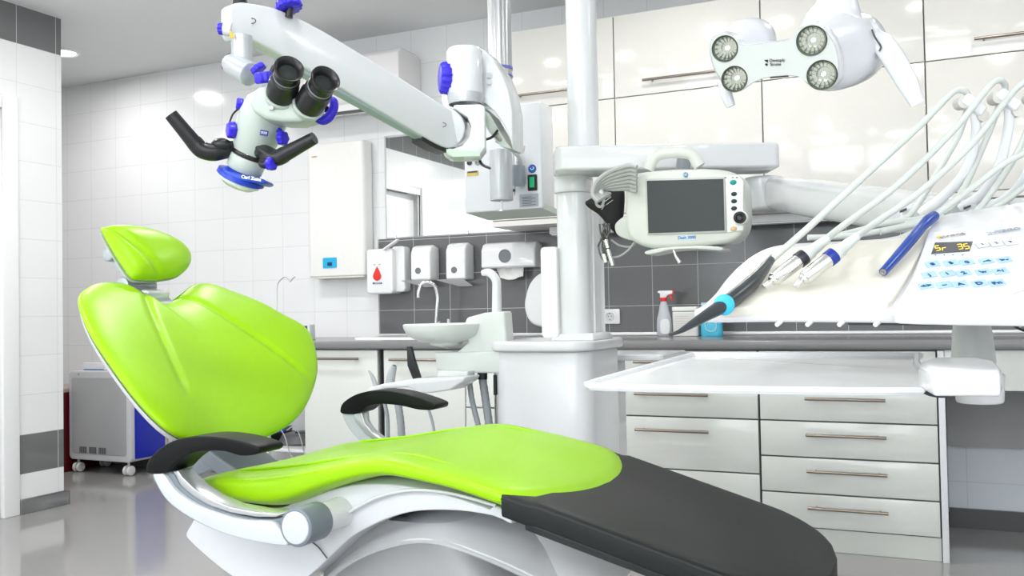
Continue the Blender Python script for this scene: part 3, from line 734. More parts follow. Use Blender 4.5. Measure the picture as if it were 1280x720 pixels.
MB().tube([atY(x, y, 2.35) for x, y in ((764, 322), (775, 320), (786, 312), (793, 303))], .003, n=6).build('thin_cable', CABLE, tc_)
MB().tube([atY(x, y, 2.37) for x, y in ((764, 300), (775, 307), (790, 308), (797, 300))], .003, n=6).build('thin_cable', CABLE, tc_)
bgp = thing('black_pouch', 'black fabric pouch with small white print hanging behind the cable coil', 'pouch', atY(756, 292, 2.42))
pp = [(732, 252), (752, 243), (778, 232), (780, 262), (776, 282), (770, 292), (762, 284), (748, 268), (736, 260)]
MB().pillow(crom([atY(x, y, 2.42) for x, y in pp], 3, closed=True), (0, -1, 0), .02, .02, n=48, k=8).build('pouch_body', mat('black_fabric', (.008, .008, .009), .7), bgp)
for a, b in (((756, 252), (764, 246)), ((758, 256), (766, 250)), ((752, 262), (756, 256))):
    MB().tube([atY(*a, 2.395), atY(*b, 2.395)], .0012, n=6, sm=1).build('stitch_print', mat('print_grey', (.5, .5, .5), .5), bgp)

# ================================================================== SWING ARM to the instrument head
arm = thing('support_arm', 'white tapering swing arm between the cross beam and the instrument head', 'arm', atY(960, 262, 2.5))
j0 = S(955, 243, 2.72)
MB().cyl(V((j0.x, j0.y, S(955, 222, 2.72).z)), V((j0.x, j0.y, S(955, 263, 2.72).z)), .060, n=40).build('arm_joint', UW, arm, bev=.01, seg=4)
rings = []
for (x, y, D, hy, hz_) in ((972, 242, 2.66, .035, .046), (1010, 247, 2.38, .036, .048), (1060, 254, 2.12, .036, .046), (1115, 262, 1.85, .034, .042), (1165, 268, 1.62, .033, .038), (1215, 272, 1.45, .03, .036)):
    c = S(x, y, D); rings.append([c+V((.9*hy*math.copysign(abs(math.cos(a))**.5, math.cos(a)), hy*.7*math.copysign(abs(math.cos(a))**.5, math.cos(a)), hz_*math.copysign(abs(math.sin(a))**.6, math.sin(a)))) for a in [2*math.pi*k/28 for k in range(28)]])
rings = [[r[k] for r in rings] for k in range(28)]
rings = [crom(r, 4) for r in rings]; rings = [[rings[k][i] for k in range(28)] for i in range(len(rings[0]))]
MB().loft(rings).build('arm_cover', UW, arm)
# ================================================================== INSTRUMENT HEAD (delivery unit)
DW = mat('delivery_white', (.69, .70, .72), .2, coat=.3)
MATC = mat('silicone_mat_cream', (.72, .705, .62), .45)
q0 = atY(900, 392, 1.13); q1 = atY(1060, 286, 1.42)
ux = V((1, 0, 0)); uy = (V((0, q1.y-q0.y, q1.z-q0.z))).normalized(); qn = ux.cross(uy)          # sloped working surface
def Q(x, y, h=0): return onP(x, y, q0+qn*h, qn)
dh = thing('delivery_unit', 'white dentist instrument head with cream mat, display and blue key pad', 'dental unit', (.0, 1.25, .95))
bo = [(866, 388), (878, 380), (893, 366), (905, 350), (921, 333), (942, 317), (966, 307), (1000, 303), (1060, 300), (1120, 294), (1170, 270), (1215, 262), (1290, 250), (1380, 236), (1390, 392), (1280, 391), (1100, 389.5), (960, 389), (890, 390)]
MB().prism(crom([Q(x, y) for x, y in bo], 3, closed=True), -qn*.016).build('head_body', DW, dh, bev=.006, seg=4)
mo_ = [(897, 384), (904, 371), (918, 352), (935, 335), (955, 320), (985, 310), (1030, 306), (1090, 301), (1130, 296), (1165, 285), (1158, 300), (1140, 335), (1118, 370), (1110, 378), (1098, 380), (1000, 381), (930, 384)]
MB().prism(crom([Q(x, y, .006) for x, y in mo_], 3, closed=True), -qn*.012).build('silicone_mat', MATC, dh, bev=.003)
# keypad console
kb = [(1163, 283), (1178, 272), (1215, 266), (1290, 254), (1390, 240), (1390, 384), (1280, 383), (1200, 382.5), (1124, 381), (1118, 377), (1127, 368), (1140, 345), (1155, 305)]
MB().prism(crom([Q(x, y, .014) for x, y in kb], 3, closed=True), -qn*.024).build('console', DW, dh, bev=.006, seg=4)
kp = [(1168, 290), (1290, 270), (1280, 362), (1262, 369), (1200, 372), (1144, 366)]
PANELM = mat('panel_pale', (.62, .65, .71), .3)
MB().prism([Q(x, y, .0150) for x, y in kp], -qn*.003).build('key_panel', PANELM, dh)
kx = (Q(1280, 271, .015)-Q(1168, 290, .015)).normalized(); ky = (Q(1168, 290, .015)-Q(1144, 366, .015)).normalized()
MB().prism([Q(x, y, .0158) for x, y in ((1169, 303), (1216, 301.5), (1212, 313.5), (1164, 317))], -qn*.002).build('display', mat('display_dark', (.06, .06, .07), .2), dh)
def ktext(s, x, y, size, m, name, **k): return text(name, s, Q(x, y, .0168), kx, ky, size, m, dh, **k)
AMB = mat('led_amber', (.9, .6, .05), .5, emis=(1, .66, .03), es=.55)
SEG = {'S': 'afgcd', 'r': 'eg', '3': 'abgcd', '5': 'afgcd'}
def digit(ch, x, y):
    c0 = Q(x, y, .0160); w, h = .0026, .0050; m_ = MB(); vy = (ky-kx*ky.dot(kx)*.4)
    P_ = {'a': (0, h*2, 1), 'g': (0, 0, 1), 'd': (0, -h*2, 1), 'f': (-w, h, 0), 'b': (w, h, 0), 'e': (-w, -h, 0), 'c': (w, -h, 0)}
    for s_ in SEG[ch]:
        dx, dy, hz2 = P_[s_]; c_ = c0+kx*dx+vy*dy
        m_.obox(c_, kx, vy, qn, w*.95 if hz2 else .00055, .0008 if hz2 else h*.85, .0002)
    m_.build('display_digit', AMB, dh, flat=True)
digit('S', 1172, 310); digit('r', 1180, 309.6); digit('3', 1200, 308.2); digit('5', 1208, 307.7)
ktext('INTEGO', 1254, 288.5, .0105, mat('print_silver', (.32, .33, .36), .4), 'name_lettering', shear=.2, sx=1.1, bold=.0002)
c = Q(1173.5, 296, .0158); MB().cyl(c, c+qn*.0006, .0030, n=16).build('orange_mark', mat('orange_print', (.95, .62, .02), .5), dh)
ktext('sirona', 1190, 294, .0110, mat('print_brown', (.28, .22, .2), .5), 'name_lettering', sx=1.2)
KB = mat('key_light_blue', (.36, .56, .80), .45)
def keyq(cx, cy, w, h, m, nm='key'):
    c = Q(cx, cy, .0156); MB().obox(c, kx, (ky-kx*ky.dot(kx)*.6), qn, w, h, .0005).build(nm, m, dh, bev=.0003)
rows = [((1165.5, 330), (1188.5, 328.5), (1208.5, 327.5), (1233, 326), (1255, 324.5)), ((1161.5, 343.5), (1184, 342), (1204.5, 341), (1229, 339.5), (1250.5, 338.5)), ((1157.5, 357), (1180, 356), (1200, 355), (1224, 354), (1246, 353.5))]
sym = [['8', '5', '0', '-<', '>-'], ['J', '1', '2', '\\v', '^/'], ['<>', '~', 'A', 'D', 'Fn']]
PB = mat('print_navy', (.02, .08, .2), .5)
for r_, srow in zip(rows, sym):
    for (x, y), s_ in zip(r_, srow):
        keyq(x, y, .0080, .0088, KB)
        ktext(s_, x+.3, y, .0110, PB, 'key_symbol')
for x, y, s_ in ((1228, 306, '1'), (1245.5, 304.5, '2'), (1263, 303, '3')):
    keyq(x, y, .0074, .0090, mat('key_outline', (.36, .40, .46), .4), 'key_outline'); MB().obox(Q(x, y, .0160), kx, (ky-kx*ky.dot(kx)*.6), qn, .0070, .0084, .0005).build('programme_key', mat('key_pale', (.64, .67, .72), .4), dh); ktext(s_, x, y-1, .0080, PB, 'key_symbol')
for x in (1169, 1180, 1191, 1203): ktext('-', x, 318.5, .007, PB, 'small_mark')
# black underside tray and cable clips
MB().prism([V((p.x, p.y, p.z)) for p in [Q(1060, 401.5, -.0165), Q(1390, 402.5, -.0165), Q(1390, 300, -.02), Q(1075, 310, -.02)]], -V((0, 0, 1))*.0045).build('underside_cover', BLACK, dh)
for x in (974, 1012, 1052, 1097, 1278):
    MB().tube([atY(x-3, 406, 1.13), atY(x+2, 402, 1.14), atY(x+4, 398, 1.15)], .0028, n=8).build('hose_clip', mat('clip_cream', (.75, .75, .70), .4), dh)
# post to the tray arm
pA = S(1214, 404, 1.27); pB = S(1216, 445, 1.27)
pst = MB().lathe(pA+V((0, 0, .03)), (pB-pA).normalized(), [(0, .0235), (.03, .0235), (.045, .0255), (.085, .0285)], n=36)
pst.build('post', mat('post_grey', (.52, .54, .54), .3), dh)
# ------------------------------------------------ tray holder + tray
th = thing('tray_holder', 'white swivelling tray arm with round knuckle under the instrument head', 'arm', S(1225, 500, 1.24))
MB().prism([atZ(x, y, .930) for x, y in ((1152, 452), (1168, 446.5), (1222, 446.5), (1243, 451), (1252, 461), (1250, 466), (1166, 466), (1148, 458))], (0, 0, -.020)).build('arm_cover', DW, th, bev=.003, seg=3)
kA = S(1224, 474, 1.20)
MB().cyl(kA+V((0, 0, .008)), kA-V((0, 0, .031)), .0305, .0285, n=40).build('knuckle', DW, th, bev=.004)
MB().tube([S(x, y, 1.17) for x, y in ((1148, 484), (1160, 491), (1175, 494), (1186, 493))], .0035, n=8).build('spring_cord', mat('cord_dark', (.02, .05, .06), .4), th)
tr = thing('instrument_tray', 'large empty white instrument tray with raised rim, right of the foot section', 'tray', atY(950, 478, 1.2))
def T(x, y): return atY(x, y, 1.10+.30*max(0, min(1, (479-y)/38)))
to = [(741, 474), (737, 478), (750, 481), (950, 484.5), (1130, 486), (1158, 483), (1166, 466), (1160, 462), (1150, 452), (1150, 443), (1140, 441), (1000, 440.5), (870, 441), (856, 443)]
zt0, zt1 = .902, .918
def Tz(x, y, z0=None):
    # gently sloping tray plane fixed by near (.902 at Y=1.10) and far (.918 at Y=1.38) edges
    a = atY(950, 481, 1.10); b = atY(950, 441, 1.38); n = V((1, 0, 0)).cross(b-a); return onP(x, y, a, n)
tn = V((1, 0, 0)).cross(atY(950, 441, 1.38)-atY(950, 481, 1.10)).normalized()
outer = crom([Tz(x, y) for x, y in to], 4, closed=True); cen_ = sum(outer, V((0, 0, 0)))/len(outer)
tb = MB(); rgs = [[cen_+(p-cen_)*k-tn*h for p in outer] for k, h in ((.955, .009), (.985, .008), (1.0, .004), (1.0, .0), (.985, -.0012), (.955, -.0005), (.94, .004), (.90, .0045))]
rs = [[tb.bm.verts.new(p) for p in r] for r in rgs]
for a, b in zip(rs, rs[1:]): tb.bridge(a, b)
tb.cap(rs[-1]); tb.cap(list(reversed(rs[0])))
tp_ = tb.build('tray_plate', mat('tray_white', (.71, .73, .75), .15), tr)
tp_.data.set_sharp_from_angle(angle=R(12))
# ------------------------------------------------ handpieces
HP = mat('handpiece_graphite', (.035, .042, .048), .3)
def hose(name, pts, r=.0048, m=HOSE, parent=None): return MB().tube(pts, r, n=10, sm=8).build(name, m, parent)
sc_ = thing('scaler_handpiece', 'long dark grey scaler handpiece with round blue button, leftmost on the head', 'handpiece', Q(900, 380, .02))
hpts = [(836, 418.5, -.0), (848, 415, .004), (862, 407, .010), (880, 396, .016), (900, 384, .022), (920, 370, .024), (940, 353, .022), (952, 340, .020), (959, 331, .018)]
HY = 1.19
def H(x, y, d=0): return Q(x, y, .017)
MB().tube([H(x, y, .03) for x, y, h in hpts], [.0012, .0025, .0045, .0065, .0088, .0098, .0096, .0078, .0062], n=18).build('handpiece_body', HP, sc_)
b_ = H(903, 381, .03); MB().ell(b_-CF*.0085, .0128, .0128, .003, ax=(CR, CU, CF), n=28).build('blue_button', mat('button_cyan', (.04, .50, .86), .3), sc_)
MB().tube([H(956, 334, .03), H(962, 327, .03), H(966, 322, .03)], [.0068, .006, .0052], n=14).build('hose_collar', HP, sc_)
def whip(pts, parent): return hose('supply_hose', pts, .0046, HOSE, parent)
whip([H(964, 325, .03), S(1010, 285, 1.23), S(1080, 221, 1.27), S(1150, 157, 1.31), S(1182, 124, 1.33), S(1196, 113, 1.335), S(1208, 116, 1.34), S(1210, 130, 1.35), S(1200, 165, 1.35), S(1178, 205, 1.36), S(1148, 255, 1.38), S(1132, 272, 1.39), S(1105, 280, 1.39), S(1050, 294, 1.38)], sc_)
def motor(lab, a, b, ring, hosepts, D):
    t = thing('motor_handpiece', lab, 'handpiece', Q(*a, .017))
    p0 = Q(*a, .017); p1 = S(*b, (p0-EYE).dot(CF)+.012); d = (p1-p0).normalized(); L = (p1-p0).length
    MB().lathe(p0, d, [(0, 0), (0, .0035), (.001, .0042), (.008, .0042), (.0085, .0030), (.012, .0030), (.0125, .0062), (.016, .0066), (.0165, .0085), (.018, .0092), (L*.72, .0092), (L*.72, .0)], n=28).build('motor_sleeve', mat('satin_steel', (.72, .72, .71), .22, metal=1), t)
    MB().cyl(p0+d*(L*.72), p0+d*(L*.86), .0102, n=28).build('colour_ring', ring, t, bev=.0006)
    MB().lathe(p0+d*(L*.86), d, [(0, .0095), (L*.14, .0088), (L*.16, .0075), (L*.3, .0068), (L*.5, .0050), (L*.5, 0)], n=24).build('hose_socket', HOSE, t)
    hose('supply_hose', [p0+d*(L*1.2)]+hosepts, .0047, HOSE, t)
motor('chrome motor handpiece with black ring lying on the cream mat', (955, 359), (1014, 314), mat('ring_dark', (.02, .02, .03), .3),
      [S(1050, 285, 1.22), S(1120, 233, 1.27), S(1190, 165, 1.31), S(1230, 116, 1.33), S(1242, 103, 1.335), S(1252, 101, 1.34), S(1256, 112, 1.35), S(1246, 140, 1.35), S(1230, 180, 1.36), S(1205, 235, 1.37), S(1185, 262, 1.38), S(1150, 273, 1.385), S(1090, 282, 1.38)], 1.185)
motor('chrome motor handpiece with navy blue ring, right of the black ringed one', (993, 358), (1051, 312), mat('ring_navy', (.01, .03, .25), .3),
      [S(1085, 285, 1.22), S(1150, 240, 1.26), S(1215, 180, 1.30), S(1258, 125, 1.33), S(1276, 106, 1.335), S(1290, 100, 1.34), S(1300, 112, 1.35), S(1292, 140, 1.355), S(1272, 190, 1.36), S(1240, 240, 1.37), S(1215, 268, 1.375), S(1180, 275, 1.38), S(1130, 280, 1.38)], 1.185)
bp_ = thing('blue_handpiece', 'slim blue syringe handpiece lying beside the key pad', 'handpiece', Q(1130, 310, .02))
MB().tube([Q(x, y, h) for x, y, h in ((1104, 340, .014), (1122, 320, .017), (1140, 299, .019), (1152, 284, .020), (1160, 276, .021), (1168, 270, .021))], [.0052, .0062, .0068, .0066, .0078, .0070], n=18).build('handpiece_body', mat('handpiece_blue', (.005, .05, .30), .28), bp_)
MB().lathe(Q(1105, 339, .014), (Q(1100, 344, .014)-Q(1105, 339, .014)), [(0, .0045), (.004, .0042), (.0045, .002), (.002, 0)], n=16).build('nozzle', mat('nozzle_grey', (.3, .28, .27), .3, metal=.6), bp_)
hose('supply_hose', [Q(1167, 271, .021), S(1176, 264, 1.27), S(1215, 235, 1.29), S(1255, 205, 1.30), S(1285, 188, 1.31), S(1330, 150, 1.33), S(1350, 180, 1.34), S(1330, 240, 1.35), S(1300, 262, 1.36), S(1240, 272, 1.37)], .0046, HOSE, bp_)
# swivelling hose arms behind the head (part of the head)
ARMT = mat('whip_arm_white', (.78, .80, .82), .25)
def whip_arm(pts, n=1):
    a = MB().tube(pts, [.0062, .0068, .0072, .008, .0085], n=14, flat=.8).build('hose_arm', ARMT, dh)
    tp = pts[0]; q = (pts[0]-pts[1]).normalized(); s_ = CR
    k = MB(); k.obox(tp-s_*.002, s_*.8-CU*.6, CF, (s_*.6+CU*.8), .018, .012, .009); k.build('hose_cradle', ARMT, a, bev=.004)
    r_ = MB(); r_.cyl(tp-s_*.016+CU*.004-CF*.008, tp-s_*.016+CU*.004+CF*.010, .0095, n=20); r_.cyl(tp+s_*.012-CU*.016-CF*.008, tp+s_*.012-CU*.016+CF*.010, .0085, n=20)
    r_.build('roller', mat('roller_beige', (.62, .60, .57), .4), a)
    return a
whip_arm([S(1216, 132, 1.345), S(1220, 168, 1.35), S(1206, 215, 1.37), S(1180, 245, 1.40), S(1150, 268, 1.42)])
whip_arm([S(1259, 126, 1.345), S(1261, 155, 1.35), S(1250, 205, 1.37), S(1230, 240, 1.40), S(1200, 262, 1.42)])
whip_arm([S(1303, 126, 1.345), S(1300, 160, 1.35), S(1284, 215, 1.37), S(1262, 245, 1.40), S(1230, 262, 1.42)])
# rear hose housing
MB().prism(crom([S(x, y, 1.43) for x, y in ((1095, 287), (1120, 262), (1160, 250), (1220, 250), (1290, 246), (1340, 244), (1340, 290), (1200, 290))], 3, closed=True), CF*.03).build('hose_housing', DW, dh, bev=.006)
for (x, y) in ((1133, 266), (1176, 270), (1213, 262), (1262, 261)):
    MB().obox(S(x, y, 1.395), CR, CF, CU, .0085, .006, .008).build('hose_port', DW, dh, bev=.002)
    MB().obox(S(x-4, y-3, 1.386), CR+CU*.4, CF, CU, .005, .002, .0018).build('port_mark', INK, dh)
hose('spare_hose', [S(1178, 270, 1.38), S(1150, 277, 1.37), S(1110, 287, 1.36), S(1060, 295, 1.36), S(1010, 297, 1.36)], .0046, HOSE, dh)
hose('spare_hose', [S(1215, 264, 1.38), S(1200, 276, 1.37), S(1150, 280, 1.36), S(1100, 290, 1.355)], .0046, HOSE, dh)
hose('spare_hose', [S(1290, 225, 1.36), S(1255, 252, 1.37), S(1220, 268, 1.375), S(1190, 272, 1.38)], .0046, HOSE, dh)
hose('spare_hose', [S(1290, 250, 1.36), S(1262, 260, 1.37), S(1230, 268, 1.375), S(1195, 280, 1.38)], .0046, HOSE, dh)
MB().tube([S(1260, 402, 1.25), S(1272, 410, 1.25), S(1290, 417, 1.25)], .0018, n=6).build('thin_cord', BLACK, dh)

# ================================================================== OPERATING LAMP
LW = mat('lamp_housing_white', (.72, .74, .775), .22, coat=.3)
LF = mat('lamp_front_pale', (.60, .64, .62), .3)
lamp = thing('operating_lamp', 'white four-bulb operating lamp with two side handles hanging from above', 'operating lamp', S(985, 90, 1.5))
lp0 = S(985, 75, 1.5); ln = (-CF*.86-CR*.42-CU*.30).normalized()       # the face looks down to the left
def LQ(x, y, h=0): return onP(x, y, lp0+ln*h, ln)
lo_ = [(885, 62), (888, 47), (900, 41), (912, 43), (921, 52), (930, 56), (950, 54), (975, 52), (989, 47), (998, 36), (1012, 31), (1028, 33), (1040, 45), (1048, 62), (1051, 82), (1049, 100), (1038, 111), (1022, 111), (1008, 102), (998, 96), (980, 95), (955, 98), (940, 104), (925, 114), (912, 113), (900, 101), (890, 82)]
lout = crom([LQ(x, y) for x, y in lo_], 4, closed=True)
lc = sum(lout, V((0, 0, 0)))/len(lout)
fb = MB()
rgs = [[lc+(p-lc)*k-ln*h for p in lout] for k, h in ((.97, -.001), (1.0, .003), (1.02, .012), (1.02, .03), (.96, .045))]
rs = [[fb.bm.verts.new(p) for p in r] for r in rgs]
for a, b in zip(rs, rs[1:]): fb.bridge(a, b)
fb.cap(rs[-1]); fb.build('front_rim', LW, lamp)
holes = [((906, 61), 15.2, .0205), ((918, 99), 15.5, .0205), ((1014.5, 51), 17, .0225), ((1027.5, 94), 17, .0225)]
ff = MB().prism([lc+(p-lc)*.965+ln*.0012 for p in lout], -ln*.004).build('front_face', LF, lamp)
a_, b2_, _ = frame(ln)
cuts = []
for (x, y), rp, rr in holes:
    c = LQ(x, y, .0)
    cuts.append(MB().cyl(c+ln*.01, c-ln*.01, rr*1.0, n=40).build('cutter', LF, None, loc=lamp.location))
cut(ff, cuts)
ff.data.polygons.foreach_set('use_smooth', [True]*len(ff.data.polygons)); ff.data.set_sharp_from_angle(angle=R(40))
for (x, y), rp, rr in holes:
    c = LQ(x, y, .0012)
    MB().lathe(c, ln, [(.0, rr*1.08), (.0014, rr*1.06), (.001, rr*.99), (-.004, rr*.97), (-.009, rr*.93)], n=40).build('reflector_rim', mat('reflector_rim', (.05, .07, .035), .25, metal=.3), lamp)
    cup = MB().lathe(c, ln, [(-.009, rr*.93), (-.016, rr*.80), (-.022, rr*.55), (-.025, rr*.25), (-.026, 0)], n=16)
    cup.build('reflector_cup', mat('facet_chrome', (.30, .32, .28), .16, metal=1), lamp, flat=True)
    MB().lathe(c-ln*.026, ln, [(0, .0035), (.010, .0033), (.012, 0)], n=14).build('bulb', mat('bulb_face', (1, 1, .95), .3, emis=(1, 1, .95), es=1.2), lamp)
    MB().lathe(c-ln*.003, ln, [(0, rr*.96), (.0008, 0)], n=36).build('lamp_glass', mat('lamp_glass_clear', (.9, .95, .93), .03, alpha=.10), lamp)
# housings behind the two heads
def blob(specs, name, m, n=36):
    rings = []
    for (x, y, D, rx, ry) in specs:
        c = S(x, y, D); rings.append([c+CR*(rx*math.cos(t))+CU*(ry*math.sin(t)) for t in [2*math.pi*k/n for k in range(n)]])
    cols = [crom([r[k] for r in rings], 5) for k in range(n)]
    return MB().loft([[cols[k][i] for k in range(n)] for i in range(len(cols[0]))]).build(name, m, lamp)
blob([(1022, 71, 1.515, .034, .052), (1035, 68, 1.54, .045, .062), (1052, 62, 1.58, .059, .067), (1068, 58, 1.64, .060, .064), (1078, 56, 1.70, .045, .050), (1082, 56, 1.73, .02, .02)], 'lamp_housing', LW)
blob([(914, 70, 1.595, .026, .040), (922, 64, 1.615, .032, .044), (935, 54, 1.64, .042, .044), (947, 50, 1.68, .035, .038), (953, 50, 1.71, .015, .015)], 'lamp_housing', LW)
blob([(962, 74, 1.575, .06, .026), (970, 72, 1.60, .07, .026), (980, 68, 1.64, .06, .02), (980, 68, 1.66, .04, .01)], 'bridge', LW)
MB().tube([S(1040, 48, 1.62), S(1043, 26, 1.62), S(1047, 2, 1.62), S(1050, -40, 1.63), S(1052, -140, 1.66)], [.062, .052, .034, .028, .028], n=32).build('suspension_joint', LW, lamp)
pt_ = S(1052, -140, 1.66)
MB().tube([pt_-V((0, 0, .01)), pt_+V((.0, .01, .08)), V((pt_.x, pt_.y+.02, pt_.z+.25)), V((pt_.x, pt_.y+.02, ZC-.01))], .028, n=28).build('ceiling_tube', LW, lamp)
MB().cyl((pt_.x, pt_.y+.02, ZC-.03), (pt_.x, pt_.y+.02, ZC-.001), .10, n=40).build('ceiling_plate', LW, lamp, bev=.005)
MB().ell(S(1080, 45, 1.62), .030, .030, .030, n=24).build('handle_joint', LW, lamp)
hd_ = MB(); rings = []
for (x, y, D, w, h) in ((1090, 44, 1.60, .016, .010), (1105, 56, 1.58, .020, .010), (1121, 80, 1.56, .020, .010), (1135, 105, 1.54, .018, .0095), (1147, 129, 1.53, .013, .008)):
    rings.append((S(x, y, D), w, h))
for i, (c, w, h) in enumerate(rings): rings[i] = [c+(CR*.86+CU*.5)*(w*math.cos(t))+CF*(h*math.sin(t)) for t in [2*math.pi*k/20 for k in range(20)]]
cols = [crom([r[k] for r in rings], 4) for k in range(20)]
hd_.loft([[cols[k][i] for k in range(20)] for i in range(len(cols[0]))]).build('handle', LW, lamp)
MB().tube([S(1090, 37, 1.575), S(1094, 47, 1.57), S(1101, 58, 1.565), S(1099, 64, 1.565)], .0015, n=6).build('handle_gap', INK, lamp)
MB().tube([S(905, 100, 1.60), S(908, 118, 1.60), S(914, 133, 1.60)], [.012, .0105, .008], n=14).build('handle', LW, lamp)
lx_ = (LQ(1020, 74)-LQ(940, 77)).normalized(); ly_ = (lx_.cross(-ln))
ly_ = ly_ if ly_.z > 0 else -ly_
INK2 = mat('print_black', (.02, .02, .02), .5)
for (pts) in (((955, 75), (960, 74.5), (960, 78.5), (957, 77)), ((957, 79), (960, 79.8), (959, 83), (956, 81))):
    MB().prism([LQ(x, y, .0020) for x, y in pts], -ln*.001).build('emblem', INK2, lamp)
text('brand_lettering', 'Dentsply', LQ(971.5, 75.4, .0022), lx_, ly_, .0070, INK2, lamp)
text('brand_lettering', 'Sirona', LQ(969.5, 80.4, .0022), lx_, ly_, .0070, INK2, lamp)
MB().prism([LQ(x, y, .0016) for x, y in ((962, 96.5), (985, 94.5), (986, 96), (963, 98))], -ln*.003).build('slot', INK2, lamp)
# ================================================================== SURGICAL MICROSCOPE
MW = mat('microscope_white', (.70, .725, .75), .22, coat=.3)
MG = mat('microscope_grey_green', (.48, .55, .50), .28)
MSIL = mat('microscope_silver_grey', (.50, .53, .55), .28, metal=.3)
mic = thing('surgical_microscope', 'white surgical microscope with blue knobs on a long sprung arm, hung from a ceiling pole', 'microscope', (-1.6, 3.1, 1.3))
# pole
YP = 3.15
p0 = atY(625, 60, YP); pr_ = (atY(637.5, 40, YP)-atY(611, 40, YP)).length/2
POLE = mat('anodised_pole', (.50, .51, .53), .28, metal=.8)
pm = MB()
n = 48; ra = [pr_*(1 if k % 6 else .93) for k in range(n)]
pm.loft([[V((p0.x+ra[k]*math.cos(2*math.pi*k/n), YP+ra[k]*math.sin(2*math.pi*k/n), z)) for k in range(n)] for z in (1.52, 2.6)])
pm.build('ceiling_pole', POLE, mic)
for y, h in ((88, .010), (97, .006), (104, .004)):
    c = atY(625, y, YP); MB().cyl((p0.x, YP, c.z), (p0.x, YP, c.z+h), pr_*1.06, n=36).build('pole_ring', mat('ring_blue_grey', (.12, .14, .45), .3) if h > .005 else LGREY, mic)
MB().cyl((p0.x, YP, 1.70), (p0.x, YP, 1.76), pr_*1.04, n=36).build('pole_sleeve', MW, mic)
# control box behind
YBX = 3.05
bA, bB = atY(580, 138, YBX), atY(683, 262, YBX)
zt, zb = bA.z, atY(630, 263, YBX).z
MB().box((atY(580, 200, YBX).x, YBX, zb), (atY(677, 200, YBX).x, YBX+.12, zt)).build('control_box', MW, mic, bev=.006)
MB().prism([V((x, y, z)) for x, y, z in ((atY(580, 200, YBX).x+.004, YBX+.004, zb), (atY(677, 200, YBX).x-.004, YBX+.004, zb), (atY(677, 200, YBX).x+.02, YBX+.118, zb-.02+.0), (atY(580, 200, YBX).x+.04, YBX+.118, zb-.02))], (0, 0, .02)).build('box_underside', MG, mic)
def BX(x, y, o=.001): return atY(x, y, YBX-o)
MB().box((BX(641.5, 200).x, YBX-.003, BX(641, 245).z), (BX(643, 200).x, YBX, BX(641, 140).z)).build('box_seam', LGREY, mic)
ch = MB(); ch.box((BX(643, 150).x, YBX-.008, BX(646, 206).z), (BX(648, 150).x, YBX-.001, BX(646, 146).z)); ch.build('hinge_strip', STEEL, mic, bev=.001)
for y in (152, 178, 187, 194): MB().cyl(BX(645.5, y, .012), BX(645.5, y, .008), .004, n=12).build('screw', BLACK, mic)
sw = MB().rbox((BX(660, 200).x, YBX-.008, BX(660, 239).z), (BX(671, 200).x, YBX-.001, BX(660, 219).z), .003, axis=1).build('switch_frame', BLACK, mic)
MB().box((BX(662.5, 200).x, YBX-.011, BX(660, 235).z), (BX(668.5, 200).x, YBX-.008, BX(660, 222).z)).build('green_switch', mat('switch_green', (.0, .22, .09), .3, emis=(.02, .6, .25), es=.25), sw, bev=.001)
c = BX(665.5, 211, .0); MB().cyl(c, c-V((0, .003, 0)), .0155, n=32).build('blue_sign', mat('sign_blue', (.01, .11, .45), .4), mic)
MB().tube([c+V((-.007, -.0035, .003)), c+V((-.001, -.0035, -.004)), c+V((.007, -.0035, .001)), c+V((.003, -.0035, .006))], .0014, n=6).build('sign_figure', mat('print_white', (.9, .9, .9), .5), mic)
MB().box((BX(649, 200).x, YBX-.003, BX(655, 259).z), (BX(672, 200).x, YBX, BX(655, 243).z)).build('rating_plate', mat('plate_grey', (.38, .42, .46), .4), mic)
for k in range(6): MB().box((BX(652, 200).x, YBX-.0036, BX(655, 247+k*2).z), (BX(652+(17 if k % 2 else 12), 200).x, YBX-.003, BX(655, 246.4+k*2).z)).build('plate_print', INK, mic)
for x in (587, 597): 
    c = BX(x, 203.5); MB().lathe(c, (0, -1, 0), [(0, .010), (.004, .010), (.004, .006), (.001, .005), (.001, 0)], n=20).build('socket', BLACK if x == 587 else MGREY, mic)
MB().box((BX(583.5, 200).x, YBX-.003, BX(590, 220).z), (BX(597.5, 200).x, YBX, BX(590, 214).z)).build('warning_label', mat('label_yellow', (.62, .48, .12), .5), mic)
MB().box((BX(584.5, 200).x, YBX-.0036, BX(590, 216.2).z), (BX(596.5, 200).x, YBX-.003, BX(590, 214).z)).build('label_print', INK, mic)
for y in (222, 229, 238): MB().cyl(BX(642, y, .009), BX(642, y, .002), .0055, n=14).build('connector', BLACK, mic)
hs = MB(); hs.rbox((BX(646, 200).x, YBX-.045, BX(646, 234).z), (BX(657, 200).x, YBX-.005, BX(646, 208).z), .006); hs.build('mains_plug', mat('plug_steel_blue', (.32, .37, .42), .35), mic, bev=.004)
MB().tube([BX(652, 210, .03), BX(650, 200, .035), BX(644, 192, .04), BX(636, 186, .05), BX(620, 176, .06)], .006, n=10).build('power_cord', CABLE, mic)
# vertical drum in front of the box
d0, d1 = atY(626, 188, 2.92), atY(626, 251, 2.92); dr = (atY(639, 220, 2.92)-atY(613, 220, 2.92)).length/2
MB().cyl(d0, V((d0.x, d0.y, d1.z)), dr, n=44).build('cable_drum', mat('drum_grey', (.50, .53, .55), .25, metal=.2), mic, bev=.002)
MB().cyl(V((d0.x, d0.y, d1.z)), V((d0.x, d0.y, d1.z-.035)), .003, n=8).cyl(V((d0.x, d0.y, d1.z-.034)), V((d0.x, d0.y, d1.z-.038)), .014, n=16).build('drum_pin', STEEL, mic)
